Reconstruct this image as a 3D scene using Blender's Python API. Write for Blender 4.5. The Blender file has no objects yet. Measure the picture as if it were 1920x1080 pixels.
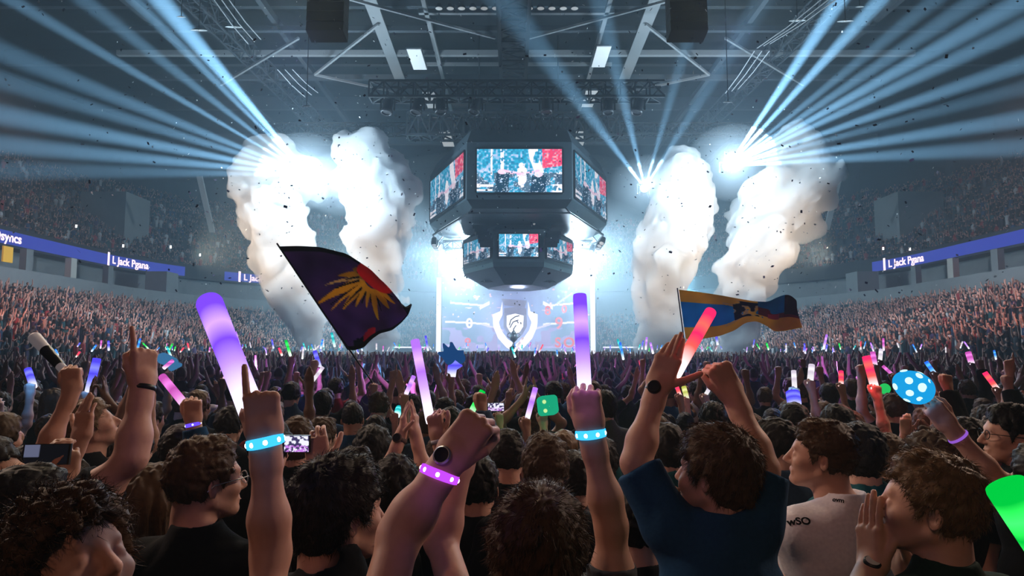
import bpy, math, random
import numpy as np
from mathutils import Vector, Matrix, Euler
R = math.radians
random.seed(7); rng = np.random.default_rng(7)
SC = bpy.context.scene
COL = SC.collection
F = 1274.0; CAMZ = 2.1
PITCH = math.atan(115.0/F)
cp, sp = math.cos(PITCH), math.sin(PITCH)
def P(px, py, Y):
    "the point of the place seen at photo pixel (px,py) at depth Y metres"
    a = (px-960)/F; u = (540-py)/F
    wy = cp - sp*u; wz = sp + cp*u
    t = Y/wy
    return Vector((a*t, Y, CAMZ+wz*t))
def PZ(px, py, z):
    a = (px-960)/F; u = (540-py)/F
    wy = cp - sp*u; wz = sp + cp*u
    t = (z-CAMZ)/wz
    return Vector((a*t, wy*t, z))

# ---------------------------------------------------------------- materials
def _nt(name):
    m = bpy.data.materials.new(name); m.use_nodes = True
    nt = m.node_tree; nt.nodes.clear()
    out = nt.nodes.new('ShaderNodeOutputMaterial')
    return m, nt, out
def mat(name, col, rough=0.6, metal=0.0, spec=0.3, var=0.12, scale=20.0, bump=0.0, emit=None, estr=0.0, sheen=0.0, sss=0.0, light=True):
    m, nt, out = _nt(name)
    N = nt.nodes; L = nt.links
    b = N.new('ShaderNodeBsdfPrincipled')
    b.inputs['Roughness'].default_value = rough
    b.inputs['Metallic'].default_value = metal
    b.inputs['Specular IOR Level'].default_value = spec
    if sheen: b.inputs['Sheen Weight'].default_value = sheen
    tc = N.new('ShaderNodeTexCoord'); no = N.new('ShaderNodeTexNoise')
    no.inputs['Scale'].default_value = scale; no.inputs['Detail'].default_value = 4
    L.new(tc.outputs['Object'], no.inputs['Vector'])
    mix = N.new('ShaderNodeMix'); mix.data_type = 'RGBA'
    mix.inputs['A'].default_value = (*[c*(1-var) for c in col], 1)
    mix.inputs['B'].default_value = (*[min(1, c*(1+var)) for c in col], 1)
    L.new(no.outputs['Fac'], mix.inputs['Factor']); L.new(mix.outputs['Result'], b.inputs['Base Color'])
    if bump:
        bp = N.new('ShaderNodeBump'); bp.inputs['Strength'].default_value = bump; bp.inputs['Distance'].default_value = 0.01
        L.new(no.outputs['Fac'], bp.inputs['Height']); L.new(bp.outputs['Normal'], b.inputs['Normal'])
    if emit:
        b.inputs['Emission Color'].default_value = (*emit, 1); b.inputs['Emission Strength'].default_value = estr
    L.new(b.outputs[0], out.inputs['Surface'])
    if not light:
        m.cycles.emission_sampling = 'NONE'
    return m
def emat(name, col, s, light=False):
    m, nt, out = _nt(name)
    e = nt.nodes.new('ShaderNodeEmission'); e.inputs[0].default_value = (*col, 1); e.inputs[1].default_value = s
    nt.links.new(e.outputs[0], out.inputs['Surface'])
    m.cycles.emission_sampling = 'AUTO' if light else 'NONE'
    return m
def attr_mat(name, emission=0.0, rough=0.8, trans=0.0, light=False, spec=0.2, bump=0.0, bscale=300):
    "surface coloured by the mesh's own 'Col' pattern"
    m, nt, out = _nt(name)
    N = nt.nodes; L = nt.links
    a = N.new('ShaderNodeAttribute'); a.attribute_name = 'Col'
    if emission:
        e = N.new('ShaderNodeEmission'); e.inputs[1].default_value = emission
        L.new(a.outputs['Color'], e.inputs[0]); L.new(e.outputs[0], out.inputs['Surface'])
        m.cycles.emission_sampling = 'AUTO' if light else 'NONE'
        return m
    b = N.new('ShaderNodeBsdfPrincipled'); b.inputs['Roughness'].default_value = rough
    b.inputs['Specular IOR Level'].default_value = spec
    L.new(a.outputs['Color'], b.inputs['Base Color'])
    if bump:
        tc = N.new('ShaderNodeTexCoord'); no = N.new('ShaderNodeTexNoise'); no.inputs['Scale'].default_value = bscale
        L.new(tc.outputs['Object'], no.inputs['Vector'])
        bp = N.new('ShaderNodeBump'); bp.inputs['Strength'].default_value = bump; bp.inputs['Distance'].default_value = .01
        L.new(no.outputs['Fac'], bp.inputs['Height']); L.new(bp.outputs['Normal'], b.inputs['Normal'])
    if trans:
        t = N.new('ShaderNodeBsdfTranslucent'); L.new(a.outputs['Color'], t.inputs[0])
        ms = N.new('ShaderNodeMixShader'); ms.inputs[0].default_value = trans
        L.new(b.outputs[0], ms.inputs[1]); L.new(t.outputs[0], ms.inputs[2]); L.new(ms.outputs[0], out.inputs['Surface'])
    else:
        L.new(b.outputs[0], out.inputs['Surface'])
    return m

# ---------------------------------------------------------------- mesh building
class MB:
    def __init__(s): s.v = []; s.f = []; s.c = None
    def add(s, vs, fs):
        b = len(s.v); s.v.extend(tuple(v) for v in vs); s.f.extend(tuple(b+i for i in f) for f in fs); return s
    def box(s, c, d, rot=None):
        c = Vector(c); x, y, z = d[0]/2, d[1]/2, d[2]/2
        vs = [Vector((i*x, j*y, k*z)) for i in (-1, 1) for j in (-1, 1) for k in (-1, 1)]
        if rot is not None: vs = [rot @ v for v in vs]
        return s.add([c+v for v in vs], [(0,1,3,2),(4,6,7,5),(0,4,5,1),(2,3,7,6),(0,2,6,4),(1,5,7,3)])
    def bar(s, a, b, w, h=None):
        a, b = Vector(a), Vector(b); d = b-a
        if d.length < 1e-6: return s
        q = d.to_track_quat('X', 'Z').to_matrix()
        return s.box((a+b)/2, (d.length, w, h or w), q)
    def tube(s, pts, r, n=8, caps=True):
        pts = [Vector(p) for p in pts]
        rs = r if isinstance(r, (list, tuple)) else [r]*len(pts)
        b = len(s.v); u = None
        for i, p in enumerate(pts):
            t = (pts[min(i+1, len(pts)-1)]-pts[max(i-1, 0)]).normalized()
            if u is None:
                u = t.orthogonal().normalized()
            else:
                u = (u - t*u.dot(t)).normalized()
            w = t.cross(u)
            for k in range(n):
                a = 2*math.pi*k/n
                s.v.append(tuple(p + (u*math.cos(a)+w*math.sin(a))*rs[i]))
        for i in range(len(pts)-1):
            for k in range(n):
                k2 = (k+1) % n
                s.f.append((b+i*n+k, b+i*n+k2, b+(i+1)*n+k2, b+(i+1)*n+k))
        if caps:
            s.f.append(tuple(b+k for k in reversed(range(n))))
            s.f.append(tuple(b+(len(pts)-1)*n+k for k in range(n)))
        return s
    def lathe(s, prof, c=(0,0,0), n=20, rot=None):
        b = len(s.v); c = Vector(c)
        for (r, z) in prof:
            for k in range(n):
                a = 2*math.pi*k/n
                v = Vector((r*math.cos(a), r*math.sin(a), z))
                if rot is not None: v = rot @ v
                s.v.append(tuple(c+v))
        for i in range(len(prof)-1):
            for k in range(n):
                k2 = (k+1) % n
                s.f.append((b+i*n+k, b+i*n+k2, b+(i+1)*n+k2, b+(i+1)*n+k))
        return s
    def prism(s, poly, y0, y1):
        "polygon in x,z extruded along y"
        n = len(poly)
        vs = [(x, y0, z) for x, z in poly]+[(x, y1, z) for x, z in poly]
        fs = [tuple(range(n)), tuple(reversed(range(n, 2*n)))]+[(i, n+i, n+(i+1) % n, (i+1) % n) for i in range(n)]
        return s.add(vs, fs)
    def sphere(s, c, r, n=12, m=8):
        rr = r if isinstance(r, (tuple, list)) else (r, r, r)
        b = len(s.v); c = Vector(c)
        for i in range(m+1):
            th = math.pi*i/m
            for k in range(n):
                a = 2*math.pi*k/n
                s.v.append((c.x+rr[0]*math.sin(th)*math.cos(a), c.y+rr[1]*math.sin(th)*math.sin(a), c.z+rr[2]*math.cos(th)))
        for i in range(m):
            for k in range(n):
                k2 = (k+1) % n
                s.f.append((b+i*n+k, b+(i+1)*n+k, b+(i+1)*n+k2, b+i*n+k2))
        return s
    def build(s, name, m=None, parent=None, smooth=False, loc=None):
        me = bpy.data.meshes.new(name)
        vs = s.v
        if loc is not None:
            l = Vector(loc); vs = [tuple(Vector(v)-l) for v in vs]
        me.from_pydata(vs, [], s.f); me.update()
        if smooth: me.shade_smooth()
        if m: me.materials.append(m)
        o = bpy.data.objects.new(name, me); COL.objects.link(o)
        if loc is not None: o.location = loc
        if parent is not None: o.parent = parent
        return o
def tag(o, label=None, cat=None, group=None, kind=None):
    if label: o['label'] = label
    if cat: o['category'] = cat
    if group: o['group'] = group
    if kind: o['kind'] = kind
    return o
def empty(name, loc=(0,0,0), rot=None):
    o = bpy.data.objects.new(name, None); COL.objects.link(o); o.location = loc
    o.empty_display_size = .1
    if rot: o.rotation_euler = rot
    return o
def struct(o, label=None): return tag(o, label, None, None, 'structure')
def copy_tree(o, parent=None):
    c = o.copy(); COL.objects.link(c)
    if parent is not None: c.parent = parent
    for ch in list(o.children): copy_tree(ch, c)
    return c
def np_mesh(name, V, Fq, mats=(), smooth=False, col=None, mi=None):
    me = bpy.data.meshes.new(name)
    V = np.asarray(V, np.float32); Fq = np.asarray(Fq, np.int32)
    me.vertices.add(len(V)); me.vertices.foreach_set('co', V.ravel())
    k = Fq.shape[1]
    me.loops.add(Fq.size); me.loops.foreach_set('vertex_index', Fq.ravel())
    me.polygons.add(len(Fq)); me.polygons.foreach_set('loop_start', np.arange(0, Fq.size, k, dtype=np.int32))
    me.polygons.foreach_set('loop_total', np.full(len(Fq), k, np.int32))
    if mi is not None: me.polygons.foreach_set('material_index', np.asarray(mi, np.int32))
    for m in mats: me.materials.append(m)
    me.update(calc_edges=True); me.validate()
    if smooth: me.shade_smooth()
    if col is not None:
        a = me.color_attributes.new('Col', 'FLOAT_COLOR', 'POINT')
        c4 = np.ones((len(V), 4), np.float32); c4[:, :3] = col
        a.data.foreach_set('color', c4.ravel())
    return me
def obj_from(name, me, parent=None, loc=(0,0,0)):
    o = bpy.data.objects.new(name, me); COL.objects.link(o); o.location = loc
    if parent is not None: o.parent = parent
    return o
class Waves:
    "cheap smooth 3D noise: sum of random sines"
    def __init__(s, seed, freq, n=7, oct=3):
        r = np.random.default_rng(seed); s.k = []; 
        for o in range(oct):
            for i in range(n):
                d = r.normal(size=3); d /= np.linalg.norm(d)
                s.k.append((d*freq*(2**o)*r.uniform(.7, 1.4), r.uniform(0, 6.28), 1/(1.9**o)/math.sqrt(n)))
    def __call__(s, x, y, z):
        t = 0
        for d, p, a in s.k: t = t + a*np.sin(d[0]*x+d[1]*y+d[2]*z+p)
        return t
def vnoise(u, v, seed):
    "2D value noise on unit cells, for picture patterns"
    iu = np.floor(u).astype(int); iv = np.floor(v).astype(int); fu = u-iu; fv = v-iv
    def h(a, b): 
        x = np.sin(a*127.1+b*311.7+seed*74.7)*43758.5453
        return x-np.floor(x)
    fu = fu*fu*(3-2*fu); fv = fv*fv*(3-2*fv)
    return (h(iu, iv)*(1-fu)+h(iu+1, iv)*fu)*(1-fv)+(h(iu, iv+1)*(1-fu)+h(iu+1, iv+1)*fu)*fv
def grid_panel(name, A, B, C, D, nu, nv, colf, m, parent=None, bulge=None):
    "picture panel: A bottom-left, B bottom-right, C top-right, D top-left"
    u, v = np.meshgrid(np.linspace(0, 1, nu), np.linspace(0, 1, nv))
    u = u.ravel(); v = v.ravel()
    A, B, C, D = [np.array(p, float) for p in (A, B, C, D)]
    V = (A*((1-u)*(1-v))[:, None]+B*(u*(1-v))[:, None]+C*(u*v)[:, None]+D*((1-u)*v)[:, None])
    i = np.arange((nu-1)*(nv-1)); r, c = i//(nu-1), i % (nu-1); b = r*nu+c
    Fq = np.stack([b, b+1, b+nu+1, b+nu], 1)
    return obj_from(name, np_mesh(name, V, Fq, [m], col=colf(u, v)), parent)
# ================================================================ camera, world
cam = bpy.data.cameras.new('camera'); cam.sensor_width = 36; cam.lens = F/1920*36
cam.clip_start = .05; cam.clip_end = 400
co = bpy.data.objects.new('camera', cam); COL.objects.link(co)
co.location = (0, 0, CAMZ); co.rotation_euler = (math.pi/2+PITCH, 0, 0); SC.camera = co
w = bpy.data.worlds.new('world'); SC.world = w; w.use_nodes = True
w.node_tree.nodes['Background'].inputs[0].default_value = (.012, .02, .03, 1)
w.node_tree.nodes['Background'].inputs[1].default_value = .15
SC.view_settings.view_transform = 'Standard'; SC.view_settings.look = 'None'
SC.view_settings.gamma = 1; SC.view_settings.use_curve_mapping = False; SC.view_settings.exposure = 0.0
cy = SC.cycles
cy.max_bounces = 5; cy.diffuse_bounces = 1; cy.glossy_bounces = 1; cy.transmission_bounces = 2
cy.volume_bounces = 1; cy.transparent_max_bounces = 8
cy.use_denoising = True; cy.caustics_reflective = False; cy.caustics_refractive = False
cy.sample_clamp_indirect = 3.0; cy.use_adaptive_sampling = True; cy.light_sampling_threshold = .02; cy.adaptive_threshold = .09; cy.adaptive_min_samples = 16
cy.volume_step_rate = 1.0; cy.volume_max_steps = 96

# ================================================================ materials of the building
M = {}
M['floor'] = mat('floor_dark', (.03, .03, .035), .5, scale=3)
M['concrete'] = mat('concrete', (.055, .06, .065), .85, scale=4, bump=.2)
M['parapet'] = mat('parapet_grey', (.20, .21, .21), .8, scale=2)
M['blackmetal'] = mat('black_metal', (.018, .02, .022), .5, spec=.3)
M['steel'] = mat('roof_steel', (.07, .08, .09), .6, spec=.3)
M['steel_light'] = mat('painted_steel_light', (.30, .30, .30), .6)
M['roof'] = mat('roof_deck', (.025, .03, .035), .9, scale=1.5, var=.3)
M['suite'] = mat('suite_dark', (.02, .022, .025), .8)
M['pillar'] = mat('pillar_cream', (.55, .52, .46), .8)
M['plastic'] = mat('black_plastic', (.012, .012, .014), .4)
M['panel'] = mat('pale_ceiling_panel', (.75, .75, .74), .8, emit=(.8, .85, .88), estr=.30, light=False, scale=3)  # acoustic panels; the emission stands in for light falling on them
M['lampoff'] = mat('lamp_lens_painted_lit', (.7, .7, .68), .5, emit=(.8, .82, .8), estr=.32, light=False)  # lenses are off; faint emission imitates the light they catch
M['ribbon'] = emat('ribbon_screen_blue', (.035, .06, .42), 1.0)
M['ribbontext'] = emat('ribbon_text_white', (1, .80, .92), 1.5)

# ================================================================ setting
fl = MB(); fl.box((0, 27, -.1), (46, 90, .2)); struct(fl.build('floor', M['floor']))
YC = 58.0
def bowl_path(off, n_arc=14, y0=-12.0, side=-1, ymax=None):
    "plan outline of the stand at distance off behind the rail, from behind the camera to the end behind the stage"
    X = 20+off; Rr = 12+off; pts = []
    for y in np.linspace(y0, YC, 15): pts.append((side*X, float(y)))
    for a in np.linspace(0, math.pi/2, n_arc)[1:]:
        pts.append((side*(8+Rr*math.cos(a)), YC+Rr*math.sin(a)))
    pts.append((0, YC+Rr))
    return pts
def bowl_strip(profile, side):
    "sweep a profile [(off,z)...] round the bowl"
    rings = [[(x, y, z) for x, y in bowl_path(off, side=side)] for off, z in profile]
    m = MB(); n = len(rings[0]); m.v = [p for r in rings for p in r]
    for i in range(len(rings)-1):
        for k in range(n-1):
            a = i*n+k
            m.f.append((a, a+1, a+n+1, a+n) if side > 0 else (a, a+n, a+n+1, a+1))
    return m
LOW_R = 16; UP_R = 16
def lower_profile():
    p = [(-.1, 0), (0, 1.15)]
    for i in range(LOW_R):
        o = i*13/LOW_R; z = 1.15+(i+1)*4.3/LOW_R-.27
        p += [(o+.02, z), (o+13/LOW_R, z)]
    return p
def upper_profile():
    p = []
    for i in range(UP_R):
        o = 16.6+i*13.6/UP_R; z = 10.3+(i)*10.6/UP_R
        p += [(o, z), (o+13.6/UP_R, z)]
    return p
for side, nm in ((-1, 'left'), (1, 'right')):
    struct(bowl_strip(lower_profile(), side).build('trim_lower_stand_'+nm, M['concrete']), 'stepped concrete lower seating stand')
    struct(bowl_strip([(13.0, 5.0), (13.0, 7.45), (13.25, 7.45), (13.25, 6.5), (18, 6.4), (18, 9.6)], side).build('trim_parapet_'+nm, M['parapet']), 'pale parapet wall above the lower stand')
    struct(bowl_strip([(16.3, 9.45), (16.25, 10.9), (16.6, 10.9), (16.6, 10.3)], side).build('trim_fascia_'+nm, M['blackmetal']))
    struct(bowl_strip([(18, 9.5), (16.3, 9.45)], side).build('trim_soffit_'+nm, M['suite']))
    struct(bowl_strip(upper_profile(), side).build('trim_upper_stand_'+nm, M['concrete']), 'stepped concrete upper seating stand')
    struct(bowl_strip([(30.2, 20.8), (30.2, 24.2), (31, 24.2), (31, 30)], side).build('wall_'+nm, M['roof']))
bk = MB(); bk.box((0, -12.5, 13), (110, .5, 34)); struct(bk.build('wall_back', M['suite']))
rf = MB(); rf.box((0, 40, 29.6), (112, 125, .4)); struct(rf.build('ceiling', M['roof']))

# dark club level: pillars between parapet and ribbon, and doorway blocks
k = 0
for side in (-1, 1):
    for y in list(range(34, 60, 5)):
        m = MB(); m.box((side*35.3, y, 7.9), (.5, .7, 2.9)); k += 1
        struct(m.build('trim_pillar_%d' % k, M['pillar'] if y % 2 == 0 else M['parapet']))
for side in (-1, 1):
    m = MB(); m.box((side*40.5, 68.5, 14.6), (4.5, 4.5, 6.2)); k += 1
    struct(m.build('trim_exit_block_%d' % k, M['parapet']), 'pale stairwell block rising out of the upper stand')
    m = MB(); m.box((side*33.4, 64.5, 7.9), (2.0, 2.2, 3.0)); k += 1
    struct(m.build('trim_exit_block_%d' % k, M['parapet']), 'pale stairwell block beside the lower stand')
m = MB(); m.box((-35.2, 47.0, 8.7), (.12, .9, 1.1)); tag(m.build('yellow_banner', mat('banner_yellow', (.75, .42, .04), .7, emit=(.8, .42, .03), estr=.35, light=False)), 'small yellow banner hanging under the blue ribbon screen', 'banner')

# ribbon screens with running text
def text_mesh(txt, size, extrude=.01, offset=0.0, align='CENTER'):
    cu = bpy.data.curves.new('t', 'FONT'); cu.body = txt; cu.size = size; cu.extrude = extrude; cu.offset = offset
    cu.align_x = align; cu.align_y = 'CENTER'
    o = bpy.data.objects.new('t', cu); COL.objects.link(o)
    dg = bpy.context.evaluated_depsgraph_get()
    me = bpy.data.meshes.new_from_object(o.evaluated_get(dg)); bpy.data.objects.remove(o); me.name = 'lettering'
    me.materials.clear()
    return me
def ribbon(side, y0, y1, texts, label):
    root = empty('ribbon_screen', (0, 0, 0)); tag(root, label, 'screen', 'blue ribbon screens on the stand fascia')
    path = bowl_path(16.05, 40, side=side)
    # resample
    pts = []
    for (x, y), (x2, y2) in zip(path, path[1:]):
        for t in np.linspace(0, 1, 6)[:-1]: pts.append((x+(x2-x)*t, y+(y2-y)*t))
    pts = [p for p in pts if y0 <= p[1] <= y1]
    m = MB()
    n = len(pts)
    m.v = [(x, y, 9.62) for x, y in pts]+[(x, y, 10.55) for x, y in pts]+[(x+side*.18, y, 9.62) for x, y in pts]+[(x+side*.18, y, 10.55) for x, y in pts]
    for i in range(n-1):
        for a, b in ((0, n), (2*n, 3*n), (0, 2*n), (n, 3*n)):
            m.f.append((a+i, a+i+1, b+i+1, b+i))
    m.build('screen_panel', M['ribbon'], root)
    P2 = [Vector((x, y, 0)) for x, y in pts]
    cum = [0.0]
    for p, q in zip(P2, P2[1:]): cum.append(cum[-1]+(q-p).length)
    def on_path(t):
        t = min(max(t, 0), cum[-1]-1e-4); i = max(k for k in range(n-1) if cum[k] <= t)
        d = (P2[i+1]-P2[i]).normalized(); return P2[i]+d*(t-cum[i]), Vector((side*-1*abs(d.y), side*d.x*(1 if side < 0 else 1)*0, 0)) if False else Vector((d.y, -d.x, 0))*(1 if side < 0 else -1)
    for (txt, yc, wdt) in texts:
        best = min(range(n-1), key=lambda i: abs(pts[i][1]-yc))
        me = text_mesh(txt, .95, .01, .022)
        for v in me.vertices:
            p, nr = on_path(cum[best]+(v.co.x if side < 0 else -v.co.x))
            v.co = Vector((p.x, p.y, 10.08+v.co.y))+nr*(.05+v.co.z)
        me.materials.append(M['ribbontext']); obj_from('ribbon_lettering', me, root)
    return root
ribbon(-1, -12, 69.5, [('Dsyncs', 48.2, 4), ('\u2016 L Jack Pgana', 62.5, 6)], 'long blue ribbon screen with white lettering under the upper stand, nearest the purple flag')
ribbon(-1, 73.6, 80.5, [('\u2016 L Jack Pgana', 77.0, 6)], 'short faint blue ribbon screen in the stand corner beside the smoke')
ribbon(1, -12, 65.6, [('\u2016 L Jack Pgana', 61.5, 6)], 'long blue ribbon screen with white lettering over the stand behind the spotted foam hand')
m = MB(); a = P(1532, 517, 73.6); m.box(a, (2.4, .1, .18)); tag(m.build('exit_light', emat('exit_light_white', (.9, 1, 1), 1.6)), 'small bright strip light in the far stand corner', 'light')

# ---------------------------------------------------------------- lattice trusses
def truss(name, A, B, w, h, step, m, r=.05, label=None, parent=None):
    A, B = Vector(A), Vector(B); d = (B-A); Lg = d.length; d.normalize()
    up = Vector((0, 0, 1)); s = d.cross(up).normalized()
    mb = MB(); c = [(-w/2, -h/2), (w/2, -h/2), (w/2, h/2), (-w/2, h/2)]
    pt = lambda t, q: A+d*t+s*c[q][0]+up*c[q][1]
    for q in range(4): mb.bar(pt(0, q), pt(Lg, q), r*1.6)
    n = max(1, int(Lg/step)); e = Lg/n
    for i in range(n):
        for q in range(4):
            a, b = (q, (q+1) % 4) if i % 2 == 0 else ((q+1) % 4, q)
            mb.bar(pt(i*e, a), pt((i+1)*e, b), r)
        for q in range(4): mb.bar(pt(i*e, q), pt(i*e, (q+1) % 4), r)
    o = mb.build(name, m, parent)
    if label: tag(o, label, 'truss')
    return o
# roof steelwork (the room's own)
RZ = 24.1
def roofbar(p, q, w, h, m, nm='beam'):
    o = MB().bar(p, q, w, h).build(nm, m); struct(o); return o
for sx in (-1, 1):
    # pale walkway strips and thin rails running towards the stage
    a = PZ(960+sx*262+3, 4, RZ); b = PZ(960+sx*208, 154, RZ)
    roofbar((a.x, a.y-14, RZ), (b.x, b.y, RZ), .85, .12, M['steel_light'])
    roofbar((sx*5.9+.3, 20, RZ), (sx*5.9+.3, 66, RZ), .28, .3, M['steel_light'])
    roofbar((sx*16.5, 8, RZ+.8), (sx*16.5, 84, RZ+.8), .35, .5, M['steel'])
    roofbar((sx*27, 0, RZ+1), (sx*24, 84, RZ+1), .35, .6, M['steel'])
    truss('beam_lattice', (sx*21.5, 4, 24.2), (sx*19.0, 70, 24.2), 1.0, 1.2, 1.4, M['steel'], .06); struct(COL.objects[-1])
for (py, hw, w, mt) in ((22, 3.7, .30, 'steel_light'), (105, 30, .38, 'steel_light'), (125, 7.5, .22, 'steel_light'), (188, 9, .3, 'steel_light'), (227, 8, .26, 'steel_light'), (60, 30, .35, 'steel'), (150, 30, .4, 'steel')):
    p = PZ(960, py, RZ)
    if py == 22: roofbar((-6.1, p.y, RZ), (6.7, p.y, RZ), w, w, M[mt])
    else: roofbar((-hw+.3, p.y, RZ+.2), (hw+.3, p.y, RZ+.2), w, w, M[mt])
for y in (14, 22, 30, 38, 47, 57, 68, 80):
    struct(MB().bar((-44, y, 27.3), (44, y, 27.3), .45, 1.3).build('beam', M['steel']))
for sx in (-1, 1):   # sloping wind braces of the roof
    for (ax, ay, bx, by) in ((1.2, 46, 11, 38), (15, 40, 24, 34), (15, 46, 23, 52), (9, 44, 15, 50), (10, 56, 15, 50)):
        struct(MB().bar((sx*ax, ay, RZ-.2), (sx*bx, by, RZ-1.2), .16).build('beam', M['steel_light']))
# centre spine and cross trusses
def ttruss(*a, **k): return truss(*a, **k)
ttruss('roof_truss', (.1, 22, 21.2), (.1, 66, 21.2), 1.6, 1.4, 1.3, M['blackmetal'], .09, 'dark lattice truss running lengthwise under the roof above the scoreboard')
struct(MB().bar((.1, 18, 23.4), (.1, 70, 23.4), 2.2, .4).build('beam', M['blackmetal']))
p = P(960, 172, 42)
ttruss('lighting_truss', (-9, 42, p.z), (9.6, 42, p.z), 1.1, 1.0, .9, M['blackmetal'], .09, 'wide dark lighting truss crossing before the scoreboard with fixtures hung below')
p2 = P(960, 236, 46)
ttruss('lighting_truss', (-7.5, 48, p2.z+.6), (8.5, 48, p2.z+.6), 1.4, 1.6, .8, M['blackmetal'], .1, 'dark rigging truss directly on top of the scoreboard')
ttruss('lighting_truss', (-19, 50, 18.6), (-8, 50, 18.6), .8, .8, .9, M['blackmetal'], .06, 'dark lighting truss above the smoke beside the purple flag')
ttruss('lighting_truss', (8, 50, 18.6), (20, 50, 18.6), .8, .8, .9, M['blackmetal'], .06, 'dark lighting truss above the smoke beside the yellow flag')

# hung fixtures: rod, yoke, body, lens
def fixture(loc, aim, s=1.0, lens=None, label=None, group=None, drop=.8):
    root = empty('stage_light', loc)
    MB().tube([(0, 0, drop), (0, 0, .28*s)], .03*s, 6).build('clamp_rod', M['blackmetal'], root)
    y = MB(); y.box((0, 0, .26*s), (.5*s, .12*s, .06*s)); y.box((-.25*s, 0, .05*s), (.05*s, .12*s, .45*s)); y.box((.25*s, 0, .05*s), (.05*s, .12*s, .45*s))
    y.build('yoke', M['blackmetal'], root)
    q = Vector(aim).normalized().to_track_quat('Z', 'Y').to_matrix()
    b = MB(); b.lathe([(.0, -.34*s), (.13*s, -.33*s), (.19*s, -.2*s), (.19*s, .12*s), (.22*s, .2*s), (.22*s, .3*s), (.17*s, .3*s), (.17*s, .24*s)], n=14, rot=q)
    bo = b.build('lamp_body', M['plastic'], root, smooth=True)
    l = MB(); l.lathe([(.0, .262*s), (.168*s, .25*s)], n=14, rot=q); l.build('lens', lens or M['lampoff'], root)
    tag(root, label, 'stage light', group)
    return root
for i, px in enumerate((727, 783, 826, 892, 1024, 1140, 1196)):
    q = P(px, 196, 42)
    fixture((q.x, 42, q.z-.1), (random.uniform(-.3, .3), -.2, -1), 1.7, M['plastic'],
            'dark lamp hanging under the wide lighting truss before the scoreboard', 'dark lamps under the wide lighting truss', 1.0)
# round lamps in a row at the very top
for i in range(13):
    if i == 6: q = PZ(953, 30, 23.4)
    else: q = PZ(823+i*21.2, 16, 23.4)
    root = empty('round_ceiling_lamp', q); tag(root, 'round pale lamp in the straight row across the roof' if i != 6 else 'single round pale lamp hanging just below the row across the roof', 'lamp', 'row of round roof lamps' if i != 6 else None)
    MB().lathe([(0, .3), (.14, .28), (.24, .1), (.26, 0), (.22, 0)], n=14).build('lamp_body', M['steel'], root, smooth=True)
    MB().lathe([(0, -.03), (.22, .0)], n=14).build('lens', M['lampoff'], root)
# pale rectangular roof panels
for i, (px, py, wd, ln) in enumerate(((782, 112, .98, 1.7), (1127, 107, .98, 1.7), (808, 188, .95, 1.8), (1105, 186, .95, 1.8), (838, 262, 1.1, 2.2), (1087, 260, 1.1, 2.2))):
    q = PZ(px, py, 22.9); row = ('nearer pair', 'middle pair', 'far pair by the scoreboard')[i//2]
    root = empty('ceiling_panel_light', q)
    tag(root, 'pale rectangular roof panel, %s, on the %s side' % (row, ('purple flag', 'yellow flag')[i % 2]), 'light')
    MB().box((0, 0, .08), (wd+.12, ln*2+.1, .1)).build('frame', M['steel'], root)
    MB().box((0, 0, 0), (wd, ln*2, .06)).build('panel_face', M['panel'], root)
# big hanging speaker columns
for sx, x0, x1 in ((-1, 577, 650), (1, 1250, 1326)):
    q = P((x0+x1)/2, 70, 26); root = empty('line_array_speaker', (q.x, 26, q.z))
    tag(root, 'tall black hanging speaker column near the roof on the %s flag side' % ('purple' if sx < 0 else 'yellow'), 'speaker')
    for i in range(9):
        b = MB(); b.box((0, .02*i*i*.3, .22+i*.42), (1.46, .8, .40), Matrix.Rotation(R(-10+i*1.2), 3, 'X'))
        b.build('speaker_cabinet', M['plastic'], root)
    MB().box((0, .3, 4.15), (1.5, 1.2, .12)).build('frame', M['steel'], root)
# disc lamps up in the corners
for (px, py, s) in ((373, 57, .42), (438, 51, .42), (340, 32, .22), (1495, 39, .42), (1585, 40, .40), (1612, 13, .2), (1365, 192, .25), (575, 200, .25)):
    q = P(px, py, 34); root = empty('dish_lamp', q)
    tag(root, 'pale dish lamp high under the roof near the light beams', 'lamp', 'pale dish lamps under the roof')
    MB().lathe([(0, .30*s), (.5*s, .2*s), (s, 0), (.93*s, .02*s), (.4*s, .16*s), (0, .2*s)], n=18, rot=Matrix.Rotation(R(20), 3, 'X')).build('reflector', mat('dish_grey', (.65, .65, .62), .5) if 'dish' not in M else M['dish'], root, smooth=True)
    MB().sphere((0, 0, .1*s), .14*s, 8, 6).build('bulb', M['lampoff'], root)
    MB().tube([(0, 0, .2*s), (0, 0, 29.4-q.z)], .02, 5).build('cord', M['blackmetal'], root)
# cable bundles falling from the catwalks
for (a, b, n) in (((398, -5, 30), (465, 82, 36), 3), ((520, 130, 42), (572, 182, 46), 3), ((1545, -5, 30), (1420, 90, 38), 3), ((1415, 95, 40), (1360, 175, 46), 3)):
    for i in range(n):
        A = P(a[0]+i*14, a[1], a[2]); B = P(b[0]+i*12, b[1]-i*4, b[2])
        tag(MB().tube([A, (A+B)/2+Vector((0, 0, -.1)), B], .03, 5).build('rigging_cable', M['steel_light']), 'pale rigging cable slanting down from the roof', 'cable', 'slanting rigging cables')
# far curtain strips
for (px, py0, py1) in ((388, 330, 435), (1560, 330, 430)):
    s = -1 if px < 960 else 1
    A = P(px-s*-14, py0, 62); B = P(px-s*10, py1, 66)
    struct(MB().bar(A, B, .5, .2).build('trim_rail', M['steel_light']))
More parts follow.
